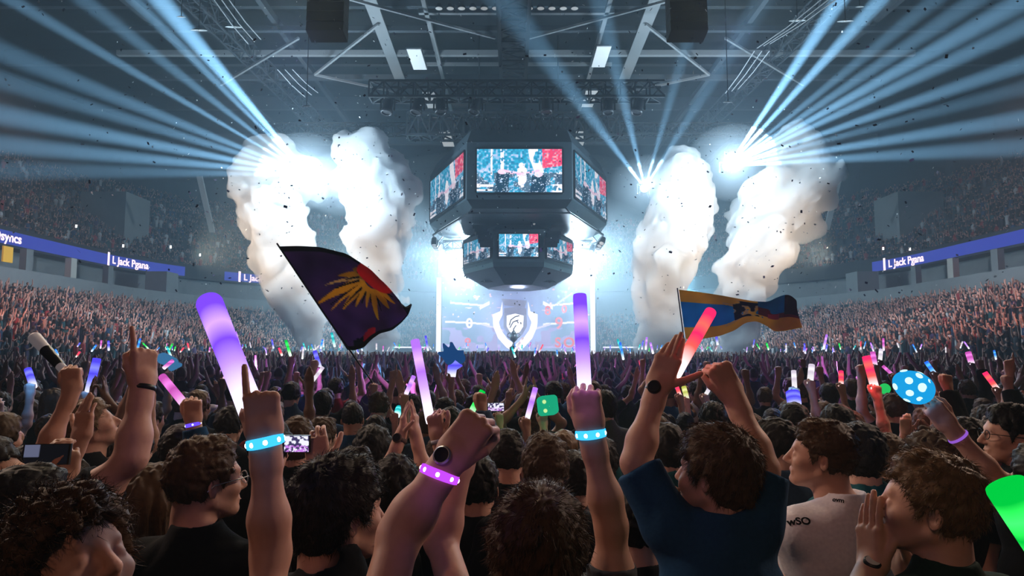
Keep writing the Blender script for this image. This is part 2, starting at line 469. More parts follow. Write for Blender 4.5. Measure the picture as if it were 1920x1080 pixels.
# ================================================================ haze and lights
HZ = .0035
def volmat(name, dens, col=(1, 1, 1), aniso=0.0, absorb=None):
    m, nt, out = _nt(name)
    v = nt.nodes.new('ShaderNodeVolumeScatter'); v.inputs['Color'].default_value = (*col, 1); v.inputs['Density'].default_value = dens
    v.inputs['Anisotropy'].default_value = aniso
    nt.links.new(v.outputs[0], out.inputs['Volume'])
    m.cycles.volume_sampling = 'EQUIANGULAR'
    return m
hb = MB(); hb.box((0, 36, 15), (108, 94, 31)); hz = hb.build('haze', volmat('hall_haze', HZ, (.62, .86, 1.0)))
hc = MB(); hc.sphere((0, 62, 7.5), (25, 10.5, 13), 40, 24)
tag(hc.build('stage_haze', volmat('stage_haze_outer', .014, (.70, .90, 1.0)), None, True), 'pale glowing haze cloud hanging round the stage', 'haze', None, 'stuff')
hc = MB(); hc.sphere((0, 62.5, 8), (17, 7.5, 9.5), 40, 24)
tag(hc.build('stage_haze', volmat('stage_haze_inner', .016, (.80, .90, 1.0)), None, True), 'denser glowing haze at the heart of the stage', 'haze', None, 'stuff')
tag(hz, 'thin blue theatrical haze filling the whole hall', 'haze', None, 'stuff')

def light(kind, loc, power, col, aim=None, size=.3, angle=30, blend=.5, name=None):
    l = bpy.data.lights.new(name or kind.lower()+'_light', kind); l.energy = power; l.color = col
    if kind == 'SPOT': l.spot_size = R(angle); l.spot_blend = blend; l.shadow_soft_size = size
    elif kind == 'POINT': l.shadow_soft_size = size
    elif kind == 'AREA': l.size = size
    o = bpy.data.objects.new(name or kind.lower()+'_light', l); COL.objects.link(o); o.location = loc
    if aim is not None: o.rotation_euler = (Vector(aim)-Vector(loc)).to_track_quat('-Z', 'Y').to_euler()
    return o
LP, RP, QP = P(579, 328, 43.5), P(1365, 312, 43.5), P(1209, 353, 43.5)
BL = (.40, .70, 1.0)
def beam(src, px, py, Y, power, ang=3.0, col=BL):
    light('SPOT', src, power, col, P(px, py, Y), .05, ang*1.2, 1.0)
K = 4300000
for px, py, Y, p, a in ((300, 0, 36, 1.7, 5.5), (262, 10, 36, .9, 3.4), (215, 45, 34, .55, 3.6), (110, 52, 34, 1.1, 2.6), (60, 120, 32, .55, 4.0), (0, 150, 32, .5, 4.0),
                     (0, 215, 32, .8, 4.2), (40, 275, 34, .7, 4.2), (100, 320, 36, .3, 4.5)):
    beam(LP, px, py, Y, K*p, a)
for px, py, Y, p, a in ((1575, 0, 36, 1.5, 5.0), (1650, 0, 36, 1.4, 4.4), (1740, 10, 34, .4, 4), (1800, 20, 34, .5, 4.2), (1920, 0, 32, .9, 4.2), (1920, 50, 32, .85, 3.8), (1920, 120, 32, .9, 3.4),
                     (1920, 165, 32, .4, 3.2), (1920, 222, 32, .85, 3.6), (1920, 275, 34, .55, 4.2)):
    beam(RP, px, py, Y, K*p, a)
for px, py, Y, p, a in ((1090, 195, 36, .3, 5), (1165, 170, 36, .3, 4.5), (1262, 170, 37, .18, 4.5), (1330, 160, 37, .13, 6)):
    beam(QP, px, py, Y, K*p, a)
# glare of the moving heads and blinders themselves
W1 = (.55, .80, 1)
light('POINT', LP+Vector((0, -1.0, 0)), 5200, W1, size=.35)
light('POINT', P(642, 345, 43), 3000, W1, size=.35)
light('POINT', RP+Vector((0, -1.0, 0)), 5200, W1, size=.35)
light('POINT', QP+Vector((0, -1.0, 0)), 2200, W1, size=.25)
A1, A2 = P(878, 484, 61), P(1076, 481, 61)
light('POINT', A1+Vector((0, -.6, 0)), 17000, W1, size=.4); light('POINT', A2+Vector((0, -.6, 0)), 17000, W1, size=.4)
# stage wash
light('POINT', (0.5, 57, 7.5), 3000, (.50, .62, 1), size=.8)
light('POINT', (-15, 62, 7), 2400, (.30, .72, .95), size=.8)
light('POINT', (16, 62, 7), 2400, (.30, .72, .95), size=.8)
# warm house light over the stands, and unseen rim and fill spots added over the floor crowd
for sx in (-1, 1):
    light('SPOT', (sx*20.5, 24, 13.5), 6500, (1, .46, .37), (sx*27.5, 42, 1.5), .8, 70, .9)
    light('SPOT', (sx*7, 6, 6.2), 1100, (1, .72, .55), (sx*.8, 1.8, 2.0), .3, 55, .8)
    light('SPOT', (sx*4, 12.3, 9.1), 1450, (1, .76, .50), (sx*1.0, 2, 1.4), .35, 70, .7)
    light('SPOT', (sx*8, 23, 14), 3000, (.42, .46, 1), (sx*4, 16, 1), .5, 62, .8)
light('SPOT', (0, 48, 13), 14000, (1, .97, .92), P(963, 640, 55), .2, 14, .8)  # extra spot added to brighten the trophy, no fixture there
light('SPOT', (-3, -6, 8), 290, (1, .50, .33), (0, 2.0, 1.6), .6, 42, .8)

PUFF = volmat('added_halo_mist', .015, (.9, .95, 1))  # mist balls added to give the lamps a glow halo
for i, (c_, r_) in enumerate(((LP+Vector((-.1, -.9, 0)), 3.1), (P(642, 345, 43), 2.6), (RP+Vector((.1, -.9, 0)), 3.1), (QP+Vector((0, -.9, 0)), 2.4))):
    m = MB(); m.sphere((0, 0, 0), (r_, r_*.7, r_*.8), 28, 16); o = m.build('added_halo_mist', PUFF, None, True); o.location = c_
    tag(o, 'mist puff added for a halo round the blazing lamp, %s' % ('purple flag side', 'beside the second smoke jet', 'yellow flag side', 'next to the scoreboard')[i], 'mist', None, 'stuff')
# ================================================================ scoreboard
SX = .5
def crowdpic(seed, dim=1.0):
    "busy arena broadcast picture: blue stands, red stands, pale figure, dark silhouettes"
    def f(u, v):
        n1 = vnoise(u*46, v*26, seed); n2 = vnoise(u*17, v*10, seed+3); n3 = vnoise(u*90, v*50, seed+7)
        blue = np.stack([.02+.35*np.clip(n1*2-1.1, 0, 1)*2, .16+.5*n1, .36+.6*n1], 1)
        red = np.stack([.75+.3*n1, .05+.55*np.clip(n1*2-1, 0, 1), .16+.5*np.clip(n1*2-1, 0, 1)], 1)
        white = np.stack([.85+.2*n1, .82+.25*n1, .95+.2*n1], 1)
        dark = np.stack([.02+.12*n2, .06+.22*n2, .12+.3*n2], 1)
        c = blue.copy()
        def put(mask, col): c[mask] = col[mask]
        put((v < .45) & (n2 < .62), dark)
        put((u > .76) & (v > .55+.25*(u-.76)) & (n3 > .18), red)
        put((abs(u-.70-.04*np.sin(v*5)) < .055) & (v > .45) & (n2 > .25), white)
        put((abs(u-.18) < .012) & (v > .4), white); put((abs(u-.30) < .02) & (v > .5) & (n1 > .3), white)
        put(((u-.53)/.055)**2+((v-.40)/.27)**2 < 1+.6*(n1-.5), white)
        put((abs(v-.42-.35*abs(u-.53)) < .035) & (abs(u-.53) < .2) & (n1 > .3), np.stack([.9+0*u, .5+.2*n1, .7+.2*n1], 1))
        for cx, top, w_ in ((.30, .46, .075), (.72, .40, .085)):
            put((abs(u-cx-.06*(v-.2)) < w_) & (v < top), np.stack([.01+0*u, .05+0*u, .09+.02*n1], 1))
            put(((u-cx)/.05)**2+((v-top-.02)/.06)**2 < 1, np.stack([.9+0*u, .55+.3*n2, .75+.2*n2], 1))
        put((u < .2) & (abs(v-.17) < .025), white); put((u < .19) & (abs(v-.07) < .02), white); put((u < .05) & (abs(v-.17) < .045), white)
        put((u > .88) & (v < .2) & (n1 > .42), white); put((u > .92) & (abs(v-.45) < .03) & (n3 > .4), white)
        fl = np.stack([.35+.5*n1, .55+.4*n1, .85+.2*n1], 1); put((n3 > .80) & (v < .55), fl)
        return c*dim
    return f
M['scr'] = attr_mat('broadcast_screen', emission=1.25, light=False)
M['scr_side'] = attr_mat('broadcast_screen_side', emission=.75, light=False)
M['hull'] = mat('scoreboard_hull', (.035, .05, .06), .55, scale=2, var=.25)
sb = empty('scoreboard', (SX, 56, 12.2)); tag(sb, 'big dark hanging scoreboard with two tiers of video screens', 'scoreboard')
def w2s(p): return Vector(p)-Vector((SX, 56, 12.2))
def ringpoly(fw, fy, swd, sy0, sy1, by): # plan: front, side, back
    return [(-fw, fy), (fw, fy), (swd, sy0), (swd, sy1), (fw, by), (-fw, by), (-swd, sy1), (-swd, sy0)]
up = ringpoly(3.55, 45, 7.15, 54.2, 58, 67)
def hull(poly_levels, name):
    m = MB(); n = 8
    for poly, z in poly_levels:
        for x, y in poly: m.v.append(tuple(w2s((x+SX, y, z))))
    L = len(poly_levels)
    for i in range(L-1):
        for k in range(n):
            a, b = i*n+k, i*n+(k+1) % n; m.f.append((a, b, b+n, a+n))
    m.f.append(tuple(reversed(range(n)))); m.f.append(tuple((L-1)*n+k for k in range(n)))
    return m.build(name, M['hull'], sb)
def scale(poly, s, cy_=56): return [(x*s, cy_+(y-cy_)*s) for x, y in poly]
hull([(scale(up, .90), 11.75), (up, 12.15), (up, 16.1), (scale(up, .93), 17.2)], 'upper_housing')
lo = ringpoly(1.95, 51.2, 4.6, 56.4, 58.2, 62)
hull([(scale(lo, .55, 57), 7.2), (scale(lo, .98, 57), 8.35), (lo, 8.7), (lo, 11.2), (scale(lo, .8, 57), 11.8)], 'lower_housing')
def screen(a, b, z0, z1, inset, nm, seed, mt, nu, nv, out=.07):
    A = Vector((a[0]+SX, a[1], 0)); B = Vector((b[0]+SX, b[1], 0)); d = (B-A).normalized(); nrm = Vector((d.y, -d.x, 0)).normalized()
    if nrm.dot(Vector((SX, 56, 0))-A) > 0: nrm = -nrm
    a2 = A+d*inset+nrm*out; b2 = B-d*inset+nrm*out
    q = [w2s((p.x, p.y, z)) for p, z in ((a2, z0), (b2, z0), (b2, z1), (a2, z1))]
    fr = MB()
    for i in range(4): fr.bar(q[i], q[(i+1) % 4], .1, .12)
    o = grid_panel(nm, *q, nu, nv, crowdpic(seed), mt, sb)
    fr.build('screen_frame', M['plastic'], o)
    return o
screen(up[0], up[1], 12.55, 15.65, .62, 'video_screen', 1, M['scr'], 230, 130)
screen(up[7], up[0], 12.35, 15.6, .35, 'video_screen', 2, M['scr_side'], 150, 80)
screen(up[1], up[2], 12.35, 15.6, .35, 'video_screen', 3, M['scr_side'], 150, 80)
screen(lo[0], lo[1], 9.05, 10.9, .4, 'video_screen', 1, M['scr'], 120, 66)
screen(lo[7], lo[0], 9.05, 10.9, .25, 'video_screen', 2, M['scr_side'], 90, 50)
screen(lo[1], lo[2], 9.05, 10.9, .25, 'video_screen', 3, M['scr_side'], 90, 50)
# speaker clusters and light rail under the upper tier
rl = MB()
rp = [w2s((x*1.0+SX, y, 11.3)) for x, y in scale(up, .96)]
for i in range(8): rl.bar(rp[i], rp[(i+1) % 8], .12)
for i in range(8): rl.bar(rp[i], w2s((scale(up, .9)[i][0]+SX, scale(up, .9)[i][1], 11.8)), .08)
rl.build('light_rail', M['blackmetal'], sb)
sc_ = scale(up, .96)
def under_light(x, y, i):
    b = MB(); q = Euler((R(150+20*math.sin(i)), R(25*math.cos(i*2)), 0)).to_matrix()
    c = w2s((x+SX, y, 10.9)); b.bar(c+Vector((0, 0, .4)), c, .06); b.lathe([(0, -.3), (.2, -.28), (.26, .1), (.24, .34), (.2, .34)], c, 10, q)
    o = b.build('under_lamp', M['plastic'], sb, smooth=False)
    MB().lathe([(0, .32), (.2, .33)], c, 10, q).build('lens', M['lampoff'], o)
for k_, (i0, i1) in enumerate(((6, 7), (5, 6), (2, 3), (3, 4), (4, 5))):
    for t in (.1, .45, .8):
        x = sc_[i0][0]*(1-t)+sc_[i1][0]*t; y = sc_[i0][1]*(1-t)+sc_[i1][1]*t
        under_light(x, y, k_*3+t)
for sx in (-1, 1):
    m = MB()
    for i in range(5): m.box(w2s((SX+sx*(3.0-.15*i), 51.5-.3*i, 11.4-.34*i)), (1.0, .7, .32), Matrix.Rotation(R(-8*i), 3, 'X'))
    m.build('speaker_cluster', M['plastic'], sb)
for x, y in ((-3, 50), (3, 50), (-3, 62), (3, 62)): MB().tube([w2s((x+SX, y, 17)), w2s((x+SX, y, 26))], .05, 6).build('hanging_cable', M['blackmetal'], sb)
# small pale dots (service lamps) on the underside
for i in range(10):
    a = random.uniform(0, 6.28); r_ = random.uniform(.5, .85)
    x, y = 6*r_*math.cos(a)*.8, 56+9*r_*math.sin(a)
    MB().sphere(w2s((x+SX, y, 11.72)), .09, 8, 6).build('service_lamp', M['lampoff'], sb)
# control ring under the bottom
MB().lathe([(3.2, 0), (3.3, .1), (3.2, .2)], w2s((SX, 57, 7.5)), 32).build('bottom_ring', M['blackmetal'], sb)

# ================================================================ stage
YS = 63.0
M['stage'] = mat('stage_black', (.03, .03, .04), .6)
st = empty('stage', (.5, YS-4, 0)); tag(st, 'raised dark stage platform with a glowing front edge behind the floor crowd', 'stage')
MB().box((0, 0, .85), (24, 9, 1.7)).build('platform', M['stage'], st)
MB().box((0, -4.55, 1.5), (24, .06, .12)).build('edge_light', emat('edge_light', (.6, .65, 1), 1.5), st)
MB().box((0, -2.6, 1.8), (6, 2.4, .3)).build('riser', M['stage'], st)
# video wall
def wallpic(u, v):
    n1 = vnoise(u*60, v*40, 11); n2 = vnoise(u*9, v*6, 5); n3 = vnoise(u*22, v*15, 8)
    base = np.stack([.10+.16*n2, .19+.16*n2, .32+.22*n2], 1)
    glow = np.exp(-(((u-.5)/.22)**2+((v-.3)/.45)**2))
    base = base+glow[:, None]*np.array([.18, .18, .42])
    c = base.copy()
    def put(m_, col, s=1.0): c[m_] = np.array(col)*s
    for s in (-1, 1):
        x = (u-.5)*s
        # angled bright wing lines
        put((abs(v-(.30+.10*(x-.2))) < .010) & (x > .17) & (x < .45), (.9, .9, 1.1))
        put((abs(v-(.50+.14*(x-.2))) < .010) & (x > .20) & (x < .42), (.9, .9, 1.1))
        put((abs(v-(.53-.9*(x-.17))) < .02) & (x > .17) & (x < .23), (.9, .9, 1.1))
        put((abs(v-(.30-.55*(.22-x))) < .012) & (x > .08) & (x < .22), (.65, .62, 1.0))
        put((abs(v-.06) < .02) & (x > .1), (.45, .42, .75))
        put((v < .26) & (x > .12) & (n3 > .55), (.34, .30, .60))
    # splashes of fighting figures: loose pink and white strokes
    for cx, cy_, r_, col in ((.13, .86, .05, (1, .85, .9)), (.19, .74, .04, (.95, .55, .65)), (.86, .84, .055, (1, .8, .85)), (.80, .62, .04, (.4, .95, .8)), (.24, .60, .03, (.95, .8, .9))):
        m_ = (((u-cx)/r_)**2+((v-cy_)/(r_*1.3))**2 < 1) & (n1 > .5); put(m_, col)
    put((abs(v-(.93-1.15*(u-.10))) < .012) & (u > .09) & (u < .22) & (n3 > .3), (1, .8, .85))
    put((abs(v-(.52+1.2*(u-.76))) < .012) & (u > .76) & (u < .86), (.55, .95, .85))
    put((n1 > .90) & (v > .35), (.8, .55, .7))
    return c*1.0
vw = empty('video_wall', (.5, YS, 0)); tag(vw, 'wide glowing blue video wall behind the shield emblem on stage', 'screen')
xl, xr = -7.4, 7.2
z0, z1 = 1.9, 10.4
grid_panel('screen_panel', (xl, 0, z0), (xr, 0, z0), (xr, 0, z1), (xl, 0, z1), 260, 150, wallpic, attr_mat('video_wall_picture', emission=1.25), vw)
MB().box(((xl+xr)/2, .35, (z0+z1)/2), (xr-xl+.3, .5, z1-z0+.2)).build('screen_housing', M['plastic'], vw)
PILL = emat('pillar_light_white', (.80, .84, 1), 1.35)
for sx, px in ((-1, 822), (1, 1112)):
    q = P(px, 650, YS-.6)
    lp = empty('light_tower', (q.x, YS-.6, 1.7)); tag(lp, 'tall glowing white pillar beside the video wall, %s flag side' % ('purple' if sx < 0 else 'yellow'), 'lamp')
    MB().box((0, 0, 3.2), (.42, .25, 7.6)).build('light_tube', PILL, lp)
    MB().box((0, .2, 3.2), (.55, .15, 7.8)).build('pillar_back', M['plastic'], lp)
    MB().bar((0, 0, -.2), (-sx*-.9, -.4, -2.0+2.0), .28).build('pillar_foot', PILL, lp)
    # low side desk with a bright top line
    dk = empty('side_desk', (q.x+sx*3.3, YS-1.6, 1.7)); tag(dk, 'low player desk with a white glowing top edge, %s flag side' % ('purple' if sx < 0 else 'yellow'), 'desk')
    MB().box((0, 0, .28), (5.2, 1.2, .5)).build('desk_body', M['stage'], dk); MB().box((0, -.62, .58), (5.2, .08, .12)).build('light_edge', PILL, dk)
# team number signs, glowing (red and white)
RED = emat('sign_red', (1, .16, .22), .9); WHT = emat('sign_white', (1, .9, .95), 1.2)
for txt, px, py, s, mt, lb in (('0', 880, 607, 1.0, WHT, 'white glowing digit zero on the video wall'), ('8', 877, 644, 1.0, RED, 'red glowing digit eight low on the video wall beside the shield'), ('9', 1048, 607, 1.2, RED, 'red glowing digit nine on the video wall beside the shield'),
                            ('S', 1046, 643, 1.0, RED, 'red glowing letter S low on the video wall'), ('O', 1067, 643, 1.0, RED, 'red glowing letter O low on the video wall'), ('8', 1027, 583, .9, RED, 'small red glowing digit eight high beside the shield'), ('0', 1058, 580, .8, RED, 'small red glowing zero high beside the shield')):
    q = P(px, py, YS-.35); me = text_mesh(txt, s*1.25, .05, .03); me.materials.append(mt)
    o = obj_from('glowing_digit', me, None, q); o.rotation_euler = (math.pi/2, 0, 0); tag(o, lb, 'sign')
# shield emblem
EW = emat('emblem_white', (.92, .93, 1), 1.5); EG = emat('emblem_lilac', (.30, .34, .55), 1.0)
q = P(966, 655, YS-1.5); sh = empty('shield_emblem', (q.x, YS-1.5, 1.7)); tag(sh, 'large white glowing shield emblem standing at the centre of the stage', 'emblem')
s_ = (YS-1.5)/F
def pz(px, py): v = P(px, py, YS-1.5); return (v.x-q.x, v.z-1.7)
out_l = [(924, 590), (940, 585), (940, 603), (936, 610), (938, 622), (952, 640), (966, 648)]
outer = [pz(*p) for p in ((924, 590), (925, 612), (934, 634), (950, 652), (966, 660), (982, 652), (998, 634), (1007, 612), (1008, 590), (994, 584), (990, 566), (990, 590), (997, 604), (992, 620), (980, 636), (966, 646), (952, 636), (940, 620), (935, 604), (942, 590), (942, 566), (938, 584))]
MB().prism(outer, -.25, .25).build('outer_shield', EW, sh)
# crown bar
MB().prism([pz(*p) for p in ((940, 560), (988, 564), (984, 577), (946, 572))], -.2, .2).build('crown_bar', EG, sh)
inner = [pz(*p) for p in ((950, 592), (966, 588), (982, 592), (981, 612), (975, 622), (966, 628), (956, 622), (950, 612))]
MB().prism([pz(*p) for p in ((945, 578), (966, 575), (987, 578), (988, 612), (979, 628), (966, 637), (953, 628), (944, 612))], .05, .22).build('shield_field', EG, sh)
MB().prism(inner, -.1, .06).build('inner_shield', EW, sh)
ink = emat('emblem_ink', (.05, .07, .16), .6)
sw = MB()
for stroke in (((955, 610), (958, 600), (966, 594), (974, 592)), ((956, 615), (962, 604), (972, 600)), ((969, 602), (972, 606)), ((976, 604), (977, 608)), ((962, 618), (968, 610))):
    sw.tube([(pz(*p)[0], -.13, pz(*p)[1]) for p in stroke], .05, 5)
sw.build('emblem_strokes', ink, sh)
# trophy on its plinth
tq = P(963, 660, YS-6.5); tr = empty('trophy', (tq.x, YS-7.4, 1.72)); tag(tr, 'tall silver trophy cup standing before the shield emblem', 'trophy')
SIL = mat('trophy_silver', (.85, .86, .88), .34, .85)
tr.scale = (.55, .55, .62)
MB().lathe([(0, 0), (.75, 0), (.75, .25), (.6, .3), (.6, .8), (.66, .85), (.4, 1.0)], n=24).build('plinth', M['plastic'], tr, smooth=False)
MB().lathe([(.42, .98), (.3, 1.1), (.16, 1.3), (.12, 1.5), (.2, 1.62), (.5, 1.85), (.66, 2.2), (.62, 2.5), (.45, 2.7), (.3, 2.8), (.32, 2.9), (.12, 3.05), (.07, 3.25), (0, 3.4)], n=28).build('cup', SIL, tr, smooth=True)
for sx in (-1, 1):
    MB().tube([(sx*.6, 0, 2.1), (sx*.92, 0, 2.3), (sx*.95, 0, 2.6), (sx*.6, 0, 2.75), (sx*.4, 0, 2.65)], .05, 8).build('cup_handle', SIL, tr, smooth=True)
# low front truss of the stage with red and white lamps
ttruss('lighting_truss', (-6, 59, 11.2), (7, 59, 11.2), .7, .7, .8, M['blackmetal'], .06, 'dark truss above the shield emblem carrying red and white beams')
for i, (px, py, tx, ty, c) in enumerate(((905, 498, 958, 556, (1, .85, .85)), (929, 508, 938, 550, (1, .10, .13)), (953, 508, 957, 560, (.9, .9, 1)), (972, 510, 962, 552, (1, .10, .13)), (985, 508, 992, 565, (.85, .9, 1)), (1003, 508, 992, 555, (1, .12, .14)))):
    q = P(px, py, 59); t = P(tx, ty, 60)
    t = q+(t-q).normalized()*5
    fixture((q.x, 59, q.z), t-q, .8, emat('lens_glow_%d' % i, c, 3.0), ('white' if c[1] > .5 else 'red')+' beam lamp on the truss above the shield emblem', 'beam lamps above the shield emblem', .6)
    light('SPOT', q+(t-q).normalized()*.3, 500000 if c[1] < .5 else 260000, c, t, .04, 5, .6)
# moving heads where the big beams start
for s_, nm in ((LP, 'behind the smoke beside the purple flag'), (RP, 'behind the smoke above the yellow flag'), (QP, 'beside the scoreboard on the yellow flag side'), (A1, 'low beyond the scoreboard, purple flag side'), (A2, 'low beyond the scoreboard, yellow flag side')):
    f_ = fixture((s_.x, s_.y+.6, s_.z), (0, -1, .1), 1.5, emat('head_glow', (.85, .95, 1), 30), 'blazing white stage light '+nm, None, 1.2)
    rig = MB()

# ================================================================ smoke jets
def plume(nm, pts, label, dens, seed, amp=.34):
    "a rising jet: chain of billowing balls fused into one puffy body"
    P3 = []
    for (a, b) in zip(pts, pts[1:]):
        for t in np.linspace(0, 1, 7)[:-1]:
            P3.append([a[i]*(1-t)+b[i]*t for i in range(4)])
    P3.append(list(pts[-1]))
    r = random.Random(seed); balls = []
    for px, py, Y, rad in P3:
        c = P(px, py, Y); balls.append((c, rad*.84))
        for j in range(7):
            a = r.uniform(0, 6.28); e = r.uniform(-1, 1)
            d = Vector((math.cos(a)*math.sqrt(1-e*e), math.sin(a)*math.sqrt(1-e*e), e))
            balls.append((c+d*rad*r.uniform(.45, .8), rad*r.uniform(.25, .48)))
    arr = np.array([[*c, q] for c, q in balls]); lo_ = (arr[:, :3]-arr[:, 3:]).min(0)-.6; hi_ = (arr[:, :3]+arr[:, 3:]).max(0)+.6
    vs = .13; dims = np.ceil((hi_-lo_)/vs).astype(int)
    G = np.full(dims, 1.0, np.float32)
    for x, y, z, q in arr:
        a0 = np.maximum(((np.array([x, y, z])-q-.6-lo_)/vs).astype(int), 0); b0 = np.minimum(((np.array([x, y, z])+q+.6-lo_)/vs).astype(int)+1, dims)
        ax = [lo_[i]+vs*np.arange(a0[i], b0[i]) for i in range(3)]
        X, Y_, Z = np.meshgrid(*ax, indexing='ij', sparse=True)
        d = np.sqrt((X-x)**2+(Y_-y)**2+(Z-z)**2)-q
        s = G[a0[0]:b0[0], a0[1]:b0[1], a0[2]:b0[2]]; h = np.clip(.35-abs(s-d), 0, None)/.35
        s[...] = np.minimum(s, d)-h*h*.35/4
    ax = [lo_[i]+vs*np.arange(dims[i]) for i in range(3)]
    X, Y_, Z = np.meshgrid(*ax, indexing='ij', sparse=True)
    wv = Waves(seed, 1.15, 7, 4)
    band = abs(G) < .9
    idx = np.nonzero(band); xx = ax[0][idx[0]]; yy = ax[1][idx[1]]; zz = ax[2][idx[2]]
    G[idx] += (amp*1.25*(0.38-abs(wv(xx, yy, zz)))).astype(np.float32)
    V, Q = vdb_mesh(G, lo_, vs)
    return tag(obj_from(nm, np_mesh(nm, V, Q, [dens], smooth=True)), label, 'smoke')
def vdb_mesh(G, lo_, vs):
    import openvdb
    g = openvdb.FloatGrid(); g.background = 1.0 if G.max() >= 1 else float(G.max())
    g.copyFromArray(np.ascontiguousarray(G, np.float32), tolerance=0.0)
    pts, quads = g.convertToQuads(0.0)
    V = np.asarray(pts, np.float32)*vs+np.asarray(lo_, np.float32)
    Q = np.asarray(quads, np.int32)
    v0, v1, v2, v3 = [V[Q[:, i]] for i in range(4)]
    vol = np.einsum('ij,ij->i', np.cross(v1-v0, v2-v0), v0).sum()+np.einsum('ij,ij->i', np.cross(v2-v0, v3-v0), v0).sum()
    if vol < 0: Q = Q[:, ::-1]
    return V, Q
SM = volmat('jet_smoke', 1.7, (1, .985, .94)); SM.cycles.volume_sampling = 'MULTIPLE_IMPORTANCE'
plume('smoke_jet', [(588, 704, 47, .5), (586, 668, 47, .85), (572, 600, 47, 1.25), (548, 520, 47, 1.9), (522, 440, 47.3, 2.2), (498, 380, 47.6, 2.2), (500, 320, 48, 2.2), (560, 335, 49, 2.0)], 'white smoke jet rising behind the pole edge of the purple flag', SM, 3)
plume('smoke_jet', [(714, 704, 47, .5), (714, 672, 47, .9), (710, 600, 47, 1.2), (702, 520, 47, 1.7), (705, 440, 47, 2.1), (715, 370, 47.3, 2.3), (690, 310, 47.6, 2.3), (688, 292, 48, 1.7)], 'white smoke jet rising between the purple flag and the scoreboard', SM, 4)
plume('smoke_jet', [(1230, 704, 47, .5), (1231, 668, 47, .8), (1238, 600, 47, 1.25), (1245, 520, 47, 1.8), (1262, 440, 47, 2.3), (1285, 380, 47.3, 2.3), (1272, 320, 47.6, 1.8)], 'white smoke jet rising straight between the scoreboard and yellow flag', SM, 5)
plume('smoke_jet', [(1366, 704, 47, .5), (1368, 662, 47, .8), (1378, 600, 47, 1.2), (1400, 530, 47, 1.7), (1420, 470, 47, 2.1), (1440, 400, 47.3, 2.5), (1500, 350, 47.6, 2.7), (1496, 285, 48, 2.0)], 'widest white smoke jet leaning outward behind the yellow flag', SM, 6)
for sx in (-1, 1):  # unseen warm spots added to brighten the smoke
    light('SPOT', (sx*9.5, 37, 7), 8000, (1, .80, .60), (sx*10.5, 47, 8), .5, 70, .9)
    light('SPOT', (sx*17.5, 37, 7), 11500, (1, .80, .60), (sx*16, 47, 11), .5, 74, .9)
